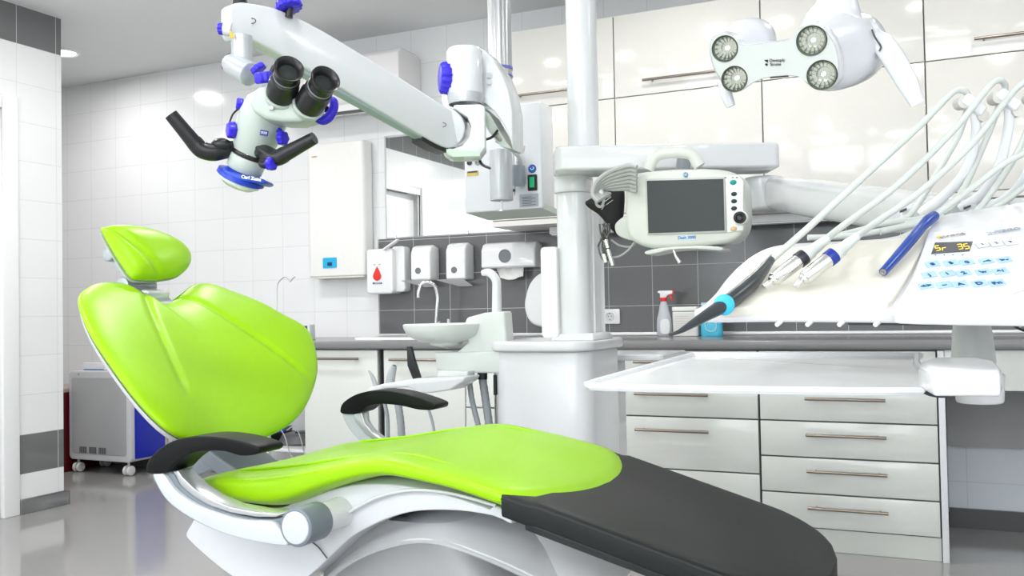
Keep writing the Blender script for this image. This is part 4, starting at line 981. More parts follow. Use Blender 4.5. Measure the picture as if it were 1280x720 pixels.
# main sprung arm
Dl, Dr = 1.82, 2.30
eA, eB = S(305, 28, Dl), S(575, 160, Dr)
ad = (eB-eA); adh = V((ad.x, ad.y, 0)).normalized(); an = adh.cross(V((0, 0, 1))).normalized()
if an.dot(CF) > 0: an = -an                                           # an points to the viewer
def AP(x, y, o=.0): return onP(x, y, eA+an*o, an)
ao = [(287.5, 12), (290, 6), (298, 3), (312, 3.5), (350, 12), (400, 36), (450, 66), (520, 109), (562, 136), (577, 143), (583, 152), (583, 166), (577, 178), (566, 184), (553, 183), (520, 165), (430, 112), (380, 84), (330, 58), (312, 50), (297, 49), (289, 42)]
MB().prism(crom([AP(x, y) for x, y in ao], 3, closed=True), -an*.034).build('spring_arm', MW, mic, bev=.006, seg=3)
MB().prism([AP(x, y, -.006) for x, y in ((352, 68), (430, 108), (520, 160), (556, 180), (548, 184), (520, 168), (430, 118), (352, 76))], -an*.026).build('arm_channel', mat('channel_blue_grey', (.36, .44, .48), .3), mic)
MB().prism([AP(x, y, -.004) for x, y in ((528, 168), (545, 178), (562, 186), (560, 191), (545, 186), (528, 176))], -an*.036).build('channel_gap', BLACK, mic)
# slanted screw mark
for (x, y) in ((315, 26), (554, 156)):
    c = AP(x, y, .0005); MB().tube([c+CR*(.0075*math.cos(t))+CU*(.005*math.sin(t)) for t in [R(200)+k*R(300)/7 for k in range(8)]], .0009, n=6).build('arm_mark', INK, mic)
# elbow: round end disc, yoke, block
MB().cyl(AP(556, 160, -.02), AP(566, 160, -.12), .050, n=56).build('elbow_disc', MW, mic, bev=.003)
def VP_(pts, D): return [S(x, y, D) for x, y in pts]
MB().prism(VP_([(552, 184), (566, 186), (578, 182), (586, 172), (589, 158), (584, 146), (574, 140), (566, 134), (568, 131), (600, 130), (606, 133), (607, 184), (598, 196), (562, 196), (553, 190)], 2.27), CF*.09).build('elbow_block', MW, mic, bev=.004)
MB().prism(VP_([(554, 188), (566, 196), (600, 195), (600, 190), (556, 186)], 2.265), CF*.08).build('block_base', mat('base_mint', (.55, .68, .58), .35), mic)
ha = MB(); hp0, hp1 = S(582, 128, 2.36), S(580, 61, 2.36)
ha.lathe(hp0, (hp1-hp0), [(0, .040), (.012, .044), (.024, .046), ((hp1-hp0).length-.008, .046), ((hp1-hp0).length, .040), ((hp1-hp0).length, 0)], n=44)
ha.build('swivel_drum', MW, mic)
MB().lathe(hp0-V((0, 0, .006)), (0, 0, 1), [(0, .043), (.018, .0468), (.026, .0468)], n=44).build('swivel_collar', MSIL, mic)
MB().prism(VP_([(582, 59), (598, 59), (606, 63), (616, 74), (627, 92), (635, 112), (640, 138), (641, 187), (638, 176), (630, 156), (618, 139), (606, 129), (582, 128)], 2.38), (CF*.95+CR*.30)*.10).build('bracket_cover', MW, mic, bev=.004)
MB().prism(VP_([(600, 132), (612, 143), (622, 160), (632, 177), (640, 186), (626, 183), (612, 166), (600, 145)], 2.385), (CF*.95+CR*.30)*.08).build('bracket_inner', MG, mic)
MB().prism([S(598, 70, 2.43), S(636, 104, 2.43), S(638, 158, 2.43), S(622, 134, 2.43), S(598, 122, 2.43)], (V((p0.x, YP, 1.7))-S(610, 120, 2.43)).normalized()*.62).build('bracket', MW, mic, bev=.004)
for y, h in ((88, .010), (97, .008)): MB().obox(S(611, y+6, 2.376), CR, CF, CU, .006, .001, h*.7).build('logo_mark', LGREY, mic)
MB().tube([S(622, 163, 2.38), S(614, 172, 2.37), S(600, 176, 2.37)], .0035, n=8).build('thin_cable', BLACK, mic)
MB().tube([S(598, 194, 2.34), S(602, 205, 2.36), S(612, 210, 2.5)], .004, n=8).build('thin_cable', BLACK, mic)
MB().tube([S(621, 168, 2.38), S(628, 178, 2.4), S(640, 187, 2.5), S(652, 189, 2.6), S(654, 184, 2.7)], .006, n=10).build('power_cord', CABLE, mic)
def knob(c, ax, r, h, n=9, name='knob', m=BLUE):
    ax = V(ax).normalized(); a, b, _ = frame(ax); k = 48
    rr = lambda s: [V(c)+a*0 for _ in range(0)]
    rings = []
    for hh, sc in ((0, .82), (h*.15, 1), (h*.85, .94), (h, .78)):
        rings.append([V(c)+ax*hh+a*(r*sc*(1+.08*math.cos(n*2*math.pi*i/k))*math.cos(2*math.pi*i/k))+b*(r*sc*(1+.08*math.cos(n*2*math.pi*i/k))*math.sin(2*math.pi*i/k)) for i in range(k)])
    return MB().loft(rings).build(name, m, mic, bev=.0008, seg=2)
knob(S(563, 98, 2.36), -CR-CF*.25, .040, .028, 16)
MB().cyl(S(562, 98, 2.36), S(570, 98, 2.36), .018, n=20).build('knob_stem', BLACK, mic)
knob(S(362, 12, 1.9), CU-CR*.3+CF*.2, .027, .018, 14)
MB().cyl(S(361, 22, 1.9), S(362, 11, 1.9), .008, n=14).build('knob_stem', BLACK, mic)
knob(S(281, 36, 1.80), -CR, .0115, .013, 8)
MB().cyl(S(280, 36, 1.80), S(290, 37, 1.80), .0125, n=20).build('knob_stem', MW, mic)
MB().lathe(AP(300, 5, -.022)+V((0, 0, -.006)), (0, 0, 1), [(0, .016), (.014, .015), (.015, 0)], n=24).build('top_cap', BLACK, mic)
MB().prism([S(x, y, 1.775) for x, y in ((286.5, 36), (287.5, 47.5), (293.5, 46.5))], CF*.002).build('warning_label', mat('label_amber', (.75, .45, .02), .5), mic)
# hanging tube and swivel of the head
Dm = 1.80
MB().cyl(S(302, 45, Dm), S(303, 84, Dm), .0205, n=32).build('drop_tube', MSIL, mic)
MB().lathe(S(286, 78, Dm), S(322, 98, Dm-.04)-S(286, 78, Dm), [(0, .017), (.006, .020), (.02, .022), (.05, .0235), (.066, .0235), (.068, .021), (.068, 0)], n=36).build('head_swivel', MSIL, mic)
MB().lathe(S(287, 78.5, Dm), S(282, 76, Dm)-S(287, 78.5, Dm), [(0, .0185), (.007, .0175), (.009, 0)], n=28).build('swivel_cap', BLACK, mic)
# optical body
bt, bb = S(334, 135, 1.74), S(313, 190, 1.76)
bax = (bb-bt).normalized(); L = (bb-bt).length
MB().lathe(bt-bax*.02, bax, [(0, 0), (0, .032), (.012, .041), (.02+L*.25, .046), (.02+L*.7, .042), (.02+L*.96, .036), (.02+L, .035), (.02+L, 0)], n=44).build('body', MG, mic)
MB().lathe(bb, bax, [(0, .036), (.004, .0375), (.010, .036), (.010, 0)], n=36).build('dark_ring', BLACK, mic)
rl = S(311, 196, 1.755); 
MB().lathe(rl, bax, [(0, 0), (0, .034), (.002, .0355), (.026, .0345), (.028, .033), (.028, 0)], n=40).build('lower_ring', MG, mic)
rl2 = rl+bax*.028
MB().lathe(rl2, bax, [(0, 0), (0, .030), (.006, .036), (.010, .0455), (.018, .0465), (.020, .043), (.020, 0)], n=44).build('blue_collar', mat('collar_blue', (.012, .055, .50), .3), mic)
MB().prism([S(x, y, 1.72) for x, y in ((275, 208), (287, 214), (330, 224), (333, 228), (327, 230), (290, 224), (280, 217))], CF*.06).build('collar_wing', mat('collar_blue', (.012, .055, .50), .3), mic, bev=.003)
MB().lathe(rl2+bax*.018, bax, [(0, .040), (.008, .039), (.016, .028), (.019, 0)], n=40).build('objective_lens', mat('objective_glass', (.75, .80, .78), .1, alpha=.8), mic)
text('brand_lettering', 'Carl Zeiss', S(314, 222.8, 1.705), CR*.985-CU*.17, CU, .0082, mat('print_white', (.9, .9, .9), .5), mic, sx=1.1, bold=.0003)
MB().prism([S(x, y, 1.696) for x, y in ((325.5, 162), (335, 163.5), (334, 170), (324.5, 168.5))], CF*.004).build('logo_plate', mat('logo_navy', (.01, .02, .22), .4), mic)
text('logo_lettering', 'ZEISS', S(329.8, 166, 1.6955), CR*.985-CU*.14, CU, .0052, mat('print_white', (.9, .9, .9), .5), mic)
MB().ell(S(323, 185, 1.722), .0058, .0048, .004, ax=(CR, CU, CF), n=16).build('black_button', BLACK, mic)
# binocular head
bh = MB()
bh.prism([S(x, y, 1.66) for x, y in ((318, 112), (328, 104), (338, 108), (362, 122), (378, 126), (398, 137), (392, 146), (374, 152), (352, 152), (330, 148), (315, 139), (311, 128))], CF*.075)
bh.build('binocular_base', MG, mic, bev=.010, seg=4)
MB().prism([S(x, y, 1.665) for x, y in ((333, 105), (345, 108), (342, 124), (330, 130), (318, 126), (321, 112))], CF*.06).build('beam_splitter', MG, mic, bev=.008)
MB().prism([S(x, y, 1.652) for x, y in ((339, 130), (344, 130), (341, 137), (335, 138))], CF*.004).build('label_strip', LGREY, mic, bev=.001)
def eyepiece(xb, yb, xt, yt):
    b0_, t0_ = S(xb, yb, 1.665), S(xt, yt, 1.60); d = (t0_-b0_).normalized(); L = (t0_-b0_).length
    MB().lathe(b0_-d*.022, d, [(0, 0), (0, .022), (.012, .028), (.022, .0305), (.024, .029), (.024, 0)], n=40).build('eyepiece_cup', MG, mic)
    MB().lathe(b0_, d, [(0, .0265), (L*.42, .0275), (L*.44, .0265), (L*.62, .0255), (L*.64, .022), (L*.84, .021), (L*.85, .0225), (L*.9, .0245), (L, .0265), (L*1.02, .0262), (L*1.0, .022), (L*.9, .017), (L*.86, .016), (L*.86, 0)], n=44).build('eyepiece', mat('eyepiece_black', (.015, .015, .016), .28), mic)
    MB().lathe(b0_+d*(L*.865), d, [(0, .0155), (.001, .008), (.0012, 0)], n=28).build('eyepiece_lens', mat('eyepiece_glass', (.03, .035, .034), .3, spec=.3), mic)
    MB().lathe(b0_+d*(L*.66), d, [(0, .0226), (.002, .0232), (.004, .0226)], n=40).build('grip_ring', MGREY, mic)
eyepiece(351, 118, 361.5, 86)
eyepiece(386, 131, 407, 99)
knob(S(331, 104, 1.67), CU*.9-CR*.12-CF*.2, .0165, .020, 7)
knob(S(325, 89, 1.74), CU*.7-CR*.5, .015, .012, 6)
knob(S(304, 131, 1.74), -CR*.9-CF*.3+CU*.1, .0115, .013, 6)
MB().cyl(S(306, 132, 1.74), S(314, 134, 1.74), .006, n=12).build('knob_stem', MGREY, mic)
knob(S(294, 163, 1.73), -CR*.8-CF*.5, .0155, .015, 6)
MB().cyl(S(293, 163, 1.73), S(302, 163, 1.74), .013, n=20).build('knob_stem', BLACK, mic)
knob(S(350, 173, 1.72), CR*.8-CF*.4, .0135, .013, 6); knob(S(347, 166, 1.73), CU*.6+CR*.3, .007, .01, 6)
knob(S(336, 205, 1.70), CR*.8-CF*.5, .0125, .014, 6)
MB().cyl(S(329, 204, 1.72), S(337, 205, 1.70), .010, n=16).build('knob_stem', BLACK, mic)
# big curved focusing wheel right of the eyepieces
fwm = MB(); c = S(404, 135, 1.72)
fwm.tube([S(x, y, 1.70) for x, y in ((394, 142), (398, 148), (405, 150), (412, 145), (417, 135), (417, 127), (414, 122))], [.005, .0085, .0095, .0095, .009, .008, .004], n=12)
fwm.build('focus_wheel', BLUE, mic)
MB().cyl(S(398, 138, 1.71), S(409, 136, 1.70), .006, n=12).build('wheel_stem', BLACK, mic)
# handles
HB = mat('handle_black', (.014, .015, .016), .3)
MB().tube([S(x, y, d) for x, y, d in ((213.5, 143, 1.70), (230, 163, 1.71), (244, 180, 1.72))], [.0125, .0135, .0150], n=20, sm=3).build('handle_grip', HB, mic)
MB().tube([S(x, y, d) for x, y, d in ((242, 177, 1.72), (252, 187, 1.725), (266, 190.5, 1.73), (280, 188, 1.74), (300, 184, 1.76))], [.0155, .0165, .0165, .0165, .014], n=20).build('handle_neck', HB, mic)
MB().ell(S(277, 181, 1.73), .020, .013, .014, ax=(CR, CU, CF), n=20).build('handle_hub', HB, mic)
MB().tube([S(x, y, d) for x, y, d in ((393, 172.5, 1.68), (372, 184, 1.69), (352, 195, 1.70))], [.0115, .0130, .0150], n=20, sm=3).build('handle_grip', HB, mic)
MB().tube([S(x, y, d) for x, y, d in ((356, 193, 1.70), (345, 197.5, 1.705), (333, 192, 1.72), (322, 188, 1.75))], [.0150, .0155, .0155, .014], n=20).build('handle_neck', HB, mic)
MB().tube([S(x, y, 1.72) for x, y in ((298, 136), (291, 143), (287, 153))], .0018, n=6).build('thin_cable', BLACK, mic)
MB().tube([S(x, y, 1.72) for x, y in ((338, 95), (342, 84), (351, 78), (358, 82))], .004, n=8).build('thin_cable', BLACK, mic)
# ================================================================== WALL ITEMS
# water heater
YH = 4.405
hx0, hx1 = atY(383.5, 260, YH).x, atY(446, 260, YH).x
hz1, hz0 = atY(384, 181.5, YH).z, atY(384, 347, YH).z
wh = thing('mounted_water_heater', 'flat white wall-mounted water heater with small cyan control plate', 'water heater', ((hx0+hx1)/2, 4.46, hz0))
MB().rbox((hx0, YH, hz0), (hx1+.045, YW-.001, hz1), .03).build('casing', CREAMW, wh, bev=.010, seg=4)
MB().rbox((hx0+.01, YH+.004, hz0-.008), (hx1+.035, YW-.005, hz0), .02).build('bottom_cover', mat('cover_cream', (.72, .70, .62), .35), wh)
MB().rbox((atY(404, 330, YH).x, YH-.004, atY(404, 335.5, YH).z), (atY(421, 330, YH).x, YH, atY(404, 322.5, YH).z), .006, axis=1).build('control_plate', mat('plate_cyan', (.01, .42, .72), .35), wh)
MB().box((atY(410, 330, YH).x, YH-.006, atY(410, 332.5, YH).z), (atY(415.5, 330, YH).x, YH-.004, atY(410, 328, YH).z)).build('control_knob', mat('navy', (.01, .03, .12), .3), wh)
MB().ell(V(((atY(393, 196, YH)).x, YH-.0005, atY(393, 196, YH).z)), .022, .001, .005, n=20).build('badge', mat('badge_copper', (.66, .38, .27), .35, metal=.3), wh)
MB().cyl(V((hx1+.046, YH+.05, hz0+.08)), V((hx1+.043, YH+.05, hz0+.08)), .006, n=12).build('plug_hole', BLACK, wh)
# air conditioner
YA = 4.27
ax1 = atY(498, 90, YA).x; az1, az0 = atY(498, 57, YA).z, 2.13
ac = thing('air_conditioner', 'white split air conditioner high on the tiled wall behind the microscope arm', 'air conditioner', (ax1-.42, 4.4, az0))
am = MB()
prof_ = [(YW-.001, az0+.02), (YW-.001, az1-.02), (YW-.06, az1), (YA+.03, az1), (YA, az1-.03), (YA, az0+.07), (YA+.05, az0+.01), (YA+.10, az0)]
am.prism([V((ax1-.86, y, z)) for y, z in prof_], (.86, 0, 0)); am.build('casing', mat('ac_white', (.82, .80, .81), .15, coat=.4), ac, bev=.010, seg=3)
MB().box((ax1-.80, YA+.03, az0+.012), (ax1-.05, YA+.10, az0-.002)).build('outlet_slot', mat('slot_grey', (.10, .11, .11), .5), ac)
MB().box((ax1-.80, YA+.012, az0+.030), (ax1-.05, YA+.016, az0-.006)).build('louvre', WHITE2, ac)
# mirror
mzb, mzt = 1.418, 2.00
mx0 = atY(484, 240, YW).x; mx1 = -2.02
mr = thing('wall_mirror', 'large frameless wall mirror above the grey splash tiles', 'mirror', ((mx0+mx1)/2, YW-.006, mzb))
MB().box((mx0, YW-.009, mzb), (mx1, YW-.001, mzt)).build('mirror_glass', mat('mirror_silver', (.90, .92, .91), .015, metal=1), mr, flat=True)
MB().box((mx0, YW-.034, mzt), (mx1, YW-.001, mzt+.022)).build('mirror_lamp_bar', WHITE2, mr, bev=.004)
MB().box((mx0-.008, YW-.012, mzb), (mx0, YW-.001, mzt)).build('mirror_edge', LGREY, mr)
for x in (mx0+.06, mx1-.3): MB().cyl((x, YW-.012, mzb-.004), (x, YW-.012, mzb+.012), .008, n=12).build('mirror_clip', CHROME, mr)
# dispensers
def disp(name, lab, cat, x0, x1, y0, y1, Yf, extra=.02, group=None):
    a, b = atY(x0, y1, Yf), atY(x1, y0, Yf)
    t = thing(name, lab, cat, ((a.x+b.x)/2, 4.45, a.z), group)
    return t, a.x, b.x, a.z, b.z
DPW = mat('dispenser_white', (.80, .81, .82), .15, coat=.4)
t, x0, x1, z0, z1 = disp('soap_dispenser', 'white elbow-lever soap dispenser with red drop window, leftmost of the wall dispensers', 'dispenser', 458, 490, 310, 368, 4.40)
MB().rbox((x0, 4.40, z0), (x1, YW-.009, z1), .022, axis=1).build('housing', DPW, t, bev=.012, seg=4)
MB().rbox((x1-.03, 4.44, z0+.01), (x1+.055, YW-.009, z1+.012), .02, axis=1).build('back_housing', DPW, t, bev=.008)
MB().obox(V((x1+.0, 4.39, z1+.018)), (1, 0, .55), (0, 1, 0), (-.55, 0, 1), .055, .014, .005).build('elbow_lever', DPW, t, bev=.003)
cx, cz = atY(471.5, 340, 4.4).x, atY(471.5, 345, 4.4).z
dp = [(cx+.027*math.sin(a)*(1 if math.cos(a) < 0 else max(0, 1-math.cos(a))**.6), 0, cz-.027*math.cos(a)*-1 if math.cos(a) < 0 else cz+.055*math.cos(a)) for a in [2*math.pi*k/40 for k in range(40)]]
MB().prism([V((p[0], 4.3995, p[2])) for p in dp], (0, -.003, 0)).build('drop_window', mat('drop_red', (.75, .015, .012), .15, coat=.5), t, bev=.001)
MB().box((cx-.030, 4.3975, cz-.045), (cx+.030, 4.3995, cz-.036)).build('name_strip', mat('strip_navy', (.01, .02, .16), .4), t)
for k in range(8): MB().box((cx-.018+k*.0055, 4.397, cz-.0425), (cx-.0145+k*.0055, 4.3976, cz-.0385)).build('strip_print', mat('print_white', (.9, .9, .9), .5), t)
for sx in (-1, 1): MB().tube([V((cx+sx*.017-.006, 4.399, cz+.062)), V((cx+sx*.017, 4.399, cz+.066)), V((cx+sx*.017+.006, 4.399, cz+.062))], .0012, n=6).build('face_mark', INK, t)
def towel(lab, xa, xb, ya, yb, wx, wy, wr):
    t, x0, x1, z0, z1 = disp('tissue_dispenser', lab, 'dispenser', xa, xb, ya, yb, 4.40, group='white wall dispensers with round windows')
    x1 = x1
    mb = MB(); 
    pr = [(YW-.009, z0), (YW-.009, z1+.0), (4.45, z1+.012), (4.42, z1), (4.402, z1-.03), (4.40, z0+.01), (4.405, z0)]
    mb.prism([V((x0, y, z)) for y, z in pr], (x1-x0, 0, 0)); mb.build('housing', DPW, t, bev=.012, seg=4)
    c = atY(wx, wy, 4.4); c.y = 4.401
    MB().lathe(c, (0, -1, 0), [(0, wr), (.003, wr), (.003, wr*.88), (.001, wr*.86), (.001, 0)], n=28).build('level_window', mat('window_smoke', (.16, .18, .20), .15), t)
    return t, x0, x1, z0
t, x0, x1, z0 = towel('small white tissue dispenser with round window, second from the left on the splash tiles', 513, 537, 308, 351, 522.5, 338.5, .0175)
def lever(t, x0, x1, z0):
    MB().prism([V((x0-.05, 4.38, z0+.004)), V((x1-.005, 4.38, z0+.004)), V((x1+.01, 4.46, z0-.03)), V((x0+.05, 4.46, z0-.03))], (0, .012, -.006)).build('tray_lip', DPW, t, bev=.002)
lever(t, x0, x1, z0)
t, x0, x1, z0 = towel('small white tissue dispenser with round window, second from the right on the splash tiles', 557, 581, 305, 350, 567.5, 337.5, .0175); lever(t, x0, x1, z0)
t, x0, x1, z0 = towel('wide white paper towel dispenser with folded towel hanging out, right of the small ones', 601, 668, 303, 336, 631, 320, .036)
pt = MB(); xa, xb = atY(620, 340, 4.45).x, atY(655, 340, 4.45).x
pt.loft([[V((xa+(xb-xa)*k/12, 4.45+.008*math.sin(k*1.4), z0+.01)) for k in range(13)]+[V((xa+(xb-xa)*k/12, 4.46+.008*math.sin(k*1.4), z0+.01)) for k in range(12, -1, -1)],
         [V((xa+.03+(xb-xa-.035)*k/12, 4.44+.01*math.sin(k*1.1), z0-.050-.012*math.sin(k*.3))) for k in range(13)]+[V((xa+.03+(xb-xa-.035)*k/12, 4.445+.01*math.sin(k*1.1), z0-.050-.012*math.sin(k*.3))) for k in range(12, -1, -1)]])
pt.build('paper_towel', mat('paper_white', (.82, .82, .80), .7), t)
rd = thing('roll_dispenser', 'large rounded white roll dispenser on the tiles, half hidden by the unit column', 'dispenser', atY(668, 410, 4.45))
rp = [(684, 340), (672, 343), (662, 354), (657, 368), (655, 382), (658, 396), (665, 405), (676, 409), (684, 410), (705, 405), (712, 380), (705, 350)]
MB().prism(crom([atY(x, y, 4.42) for x, y in rp], 4, closed=True), (0, .09, 0)).build('housing', DPW, rd, bev=.014, seg=4)
# socket
sc2 = thing('power_socket', 'white wall power socket on the grey tiles right of the unit column', 'socket', atY(763, 405, 4.51))
a, b = atY(752, 405, 4.50), atY(774.5, 386, 4.50)
MB().rbox((a.x, 4.50, a.z), (b.x, YW-.009, b.z), .006, axis=1).build('socket_plate', DPW, sc2, bev=.002)
c = V(((a.x+b.x)/2-.004, 4.4995, (a.z+b.z)/2))
MB().lathe(c, (0, -1, 0), [(0, .023), (.003, .0225), (.003, .019), (-.0, .018), (0, 0)], n=32).build('socket_ring', mat('socket_inner', (.66, .67, .68), .3), sc2)
for dx, dz_ in ((-.008, 0), (.008, 0), (0, .015), (0, -.015)): MB().cyl(c+V((dx, -.0006, dz_)), c+V((dx, .001, dz_)), .003, n=10).build('pin_hole', BLACK, sc2)
# ================================================================== WORKTOP ITEMS
ZT = .848
sk = ct
s0, s1 = atZ(458, 420, ZT+.01).x, atZ(470, 419, ZT).x
sx0 = atY(462, 418, 4.2).x; MB().rbox((sx0, 4.02, ZT-.03), (sx0+.62, 4.40, ZT+.012), .05).build('sink_rim', DPW, sk, bev=.006)
MB().rbox((sx0+.04, 4.06, ZT-.02), (sx0+.58, 4.34, ZT+.0126), .05).build('sink_bowl', mat('sink_inner', (.7, .71, .71), .15), sk)
fc = thing('basin_tap', 'chrome swan-neck tap standing behind the spittoon basin', 'tap', atY(545, 404, 4.37))
f0 = atY(545, 404, 4.37); f0.z = ZT+.0125
MB().lathe(f0, (0, 0, 1), [(0, .026), (.012, .025), (.014, .018), (.05, .018), (.055, .013), (.06, .011)], n=24).build('tap_body', CHROME, fc)
MB().tube([f0+V((0, 0, .05)), atY(546.5, 385, 4.37), atY(547, 370, 4.37), atY(543, 357, 4.36), atY(535, 352.5, 4.34), atY(527, 355, 4.33), atY(523.5, 364, 4.32), atY(523, 372, 4.32)], .0105, n=14).build('tap_spout', CHROME, fc)
MB().tube([f0+V((.005, 0, .055)), f0+V((.045, -.03, .075))], .006, n=10).build('tap_lever', CHROME, fc)
bt_ = thing('small_bottle', 'small clear plastic bottle beside the tap', 'bottle', (atY(560, 403, 4.4).x, 4.42, ZT+.0))
q = V((atY(560.5, 403, 4.44).x, 4.44, ZT+.0005))
MB().lathe(q, (0, 0, 1), [(0, 0), (0, .016), (.05, .016), (.07, .006), (.075, .006), (.075, 0)], n=20).build('bottle_body', mat('clear_bottle', (.8, .84, .85), .1, alpha=.6), bt_)
MB().cyl(q+V((0, 0, .0755)), q+V((0, 0, .098)), .007, n=14).build('bottle_cap', WHITE2, bt_)
# spray bottle
def onw(x, Y): return V((atY(x, 415, Y).x, Y, ZT+.0006))
sb = thing('spray_bottle', 'translucent spray bottle with white and red trigger head, left of the white tub', 'bottle', onw(832, 4.36))
o = onw(830.5, 4.36); TL = mat('translucent_plastic', (.62, .65, .70), .2, alpha=.82)
m_ = MB(); rr_ = [(0, .030, .022), (.006, .036, .026), (.05, .037, .027), (.085, .035, .025), (.12, .026, .021), (.15, .021, .018), (.165, .015, .015), (.172, .0135, .0135)]
m_.loft([[o+V((rx*math.cos(t), ry*math.sin(t), h)) for t in [2*math.pi*k/32 for k in range(32)]] for h, rx, ry in rr_]).build('bottle_body', TL, sb)
MB().cyl(o+V((0, 0, .170)), o+V((0, 0, .187)), .0165, n=24).build('red_collar', mat('trigger_red', (.78, .03, .02), .3), sb, bev=.002)
MB().prism([o+V((x, -.011, z)) for x, z in ((-.016, .187), (.014, .187), (.022, .200), (.046, .205), (.046, .221), (-.022, .222), (-.030, .214), (-.016, .208))], (0, .022, 0)).build('spray_head', DPW, sb, bev=.003)
MB().box(o+V((.044, -.009, .206)), o+V((.053, .009, .222))).build('red_nozzle', mat('trigger_red', (.78, .03, .02), .3), sb, bev=.002)
MB().prism([o+V((x, -.006, z)) for x, z in ((.024, .203), (.034, .205), (.050, .176), (.044, .172), (.030, .190))], (0, .012, 0)).build('trigger', mat('trigger_red', (.78, .03, .02), .3), sb, bev=.002)
MB().rbox(o+V((-.012, -.0295, .012)), o+V((.034, -.0265, .085)), .018, axis=1).build('paper_label', mat('label_white', (.76, .77, .78), .5), sb)
tbx = thing('white_tub', 'square white plastic tub with printed label on the worktop behind the scaler tip', 'container', onw(858, 4.37))
o = onw(858, 4.38); wd = .062
MB().rbox(o+V((-wd, -.03, 0)), o+V((wd, .05, .118)), .014).build('tub_body', mat('tub_white', (.80, .81, .79), .3), tbx, bev=.004)
MB().rbox(o+V((-wd*1.03, -.032, .120)), o+V((wd*1.03, .052, .142)), .015).build('tub_lid', mat('lid_white', (.84, .85, .83), .25), tbx, bev=.003)
MB().box(o+V((-wd*.85, -.0312, .02)), o+V((wd*.85, -.0301, .112))).build('paper_label', mat('label_beige', (.72, .71, .68), .5), tbx)
for k in range(7): MB().box(o+V((-wd*.75, -.0316, .028+k*.011)), o+V((wd*(.2+.5*((k*37) % 10)/10), -.0312, .030+k*.011))).build('label_line', mat('label_grey', (.5, .5, .52), .5), tbx)
pc_ = thing('blue_refill_pouch', 'cyan blue refill pouch standing right of the white tub', 'pouch', onw(891, 4.37))
o = onw(890, 4.37)
ring_ = lambda h, w, d: [o+V((w*math.copysign(abs(math.cos(t))**.6, math.cos(t)), d*math.copysign(abs(math.sin(t))**.8, math.sin(t)), h)) for t in [2*math.pi*k/32 for k in range(32)]]
MB().loft([ring_(0, .050, .026), ring_(.01, .052, .028), ring_(.07, .051, .022), ring_(.11, .050, .012), ring_(.145, .049, .003)]).build('pouch_body', mat('pouch_cyan', (.07, .50, .72), .2, noise=.15, nscale=30), pc_)
MB().loft([ring_(.1455, .049, .0025), ring_(.160, .049, .0025)]).build('pouch_seal', mat('seal_pale', (.45, .72, .80), .3), pc_)
MB().tube([o+V((x, -.026+.02*abs(z-.03)*3, z)) for x, z in ((-.02, .03), (-.025, .06), (0, .075), (.025, .06), (.022, .03), (0, .022), (-.02, .03))], .003, n=8).build('print_swirl', mat('print_light', (.4, .75, .85), .4), pc_)
# counter devices, left
dv = thing('small_timer', 'small grey tabletop display with dark screen on the left end of the worktop', 'device', V((atY(375, 415, 4.1).x, 4.1, ZT)))
YD = 4.05
dpts = [(362, 403), (382.5, 401), (387, 417.5), (370, 420)]
fr = [atY(x, y, YD) for x, y in dpts]; zz = min(p.z for p in fr); fr = [p+V((0, (p.z-zz)*.35, -zz+ZT+.0006)) for p in fr]
fr[2].z = fr[3].z = ZT+.0006
MB().prism(fr, (0, .05, .0)).build('device_body', LGREY, dv, bev=.003)
ctr = (fr[0]+fr[1]+fr[2]+fr[3])/4
nrm_ = (fr[1]-fr[0]).cross(fr[3]-fr[0]).normalized(); nrm_ = nrm_ if nrm_.y < 0 else -nrm_
MB().prism([ctr+(p-ctr)*.70+nrm_*.0008+V((0, 0, .006)) for p in fr], -nrm_*.001).build('device_screen', mat('screen_navy', (.02, .025, .06), .15), dv)
for k, cl in enumerate(((.5, .03, .05), (.6, .65, .7), (.1, .35, .6))):
    p = ctr+(fr[1]-fr[0])*(-.08)+(fr[0]-fr[3])*(.28-.18*k)+nrm_*.0016
    MB().obox(p, fr[1]-fr[0], nrm_, fr[0]-fr[3], .014-.003*k, .0003, .0022).build('screen_mark', mat('mark_%d' % k, cl, .5), dv)
hk = thing('hook_stand', 'thin metal wire stand with hooked top on the worktop behind the backrest', 'stand', V((atY(346, 415, 4.2).x, 4.2, ZT)))
h0 = atY(346.5, 390, 4.2)
MB().tube([V((h0.x, 4.2, ZT+.004)), atY(346.5, 390, 4.2), atY(346.5, 360, 4.2), atY(350, 351, 4.2), atY(356, 346.5, 4.2), atY(360, 349, 4.2), atY(363, 352, 4.2), atY(367, 347, 4.2), atY(369, 347, 4.2)], .0028, n=8, sm=4).build('wire', STEEL, hk)
MB().cyl(V((h0.x, 4.2, ZT+.0005)), V((h0.x, 4.2, ZT+.006)), .05, n=28).build('stand_base', STEEL, hk)
# ================================================================== FLOOR ITEMS
# wheeled machine
wm = thing('wheeled_machine', 'light grey box machine with blue side panel on white castors behind the backrest', 'machine', (-4.7, 4.25, 0))
Yq = 4.20
gx0, gx1 = atY(86, 500, Yq).x, atY(163, 500, Yq).x; gz1 = atY(120, 464, Yq).z; gz0 = .085
gx2 = atY(188, 500, YW-.03).x
MB().rbox((gx0, Yq, gz0), (gx1, YW-.02, gz1), .03, axis=1, n=8).build('casing', mat('machine_rim', (.62, .63, .65), .3), wm, bev=.006)
MB().rbox((gx0+.03, Yq-.004, gz0+.04), (gx1-.035, Yq, gz1-.04), .02, axis=1).build('front_panel', mat('machine_grey', (.42, .43, .44), .35), wm, bev=.002)
MB().box((gx1, Yq+.03, gz0+.02), (gx1+.012, YW-.05, gz1-.05)).build('side_panel', mat('machine_blue', (.004, .02, .42), .35), wm, bev=.003)
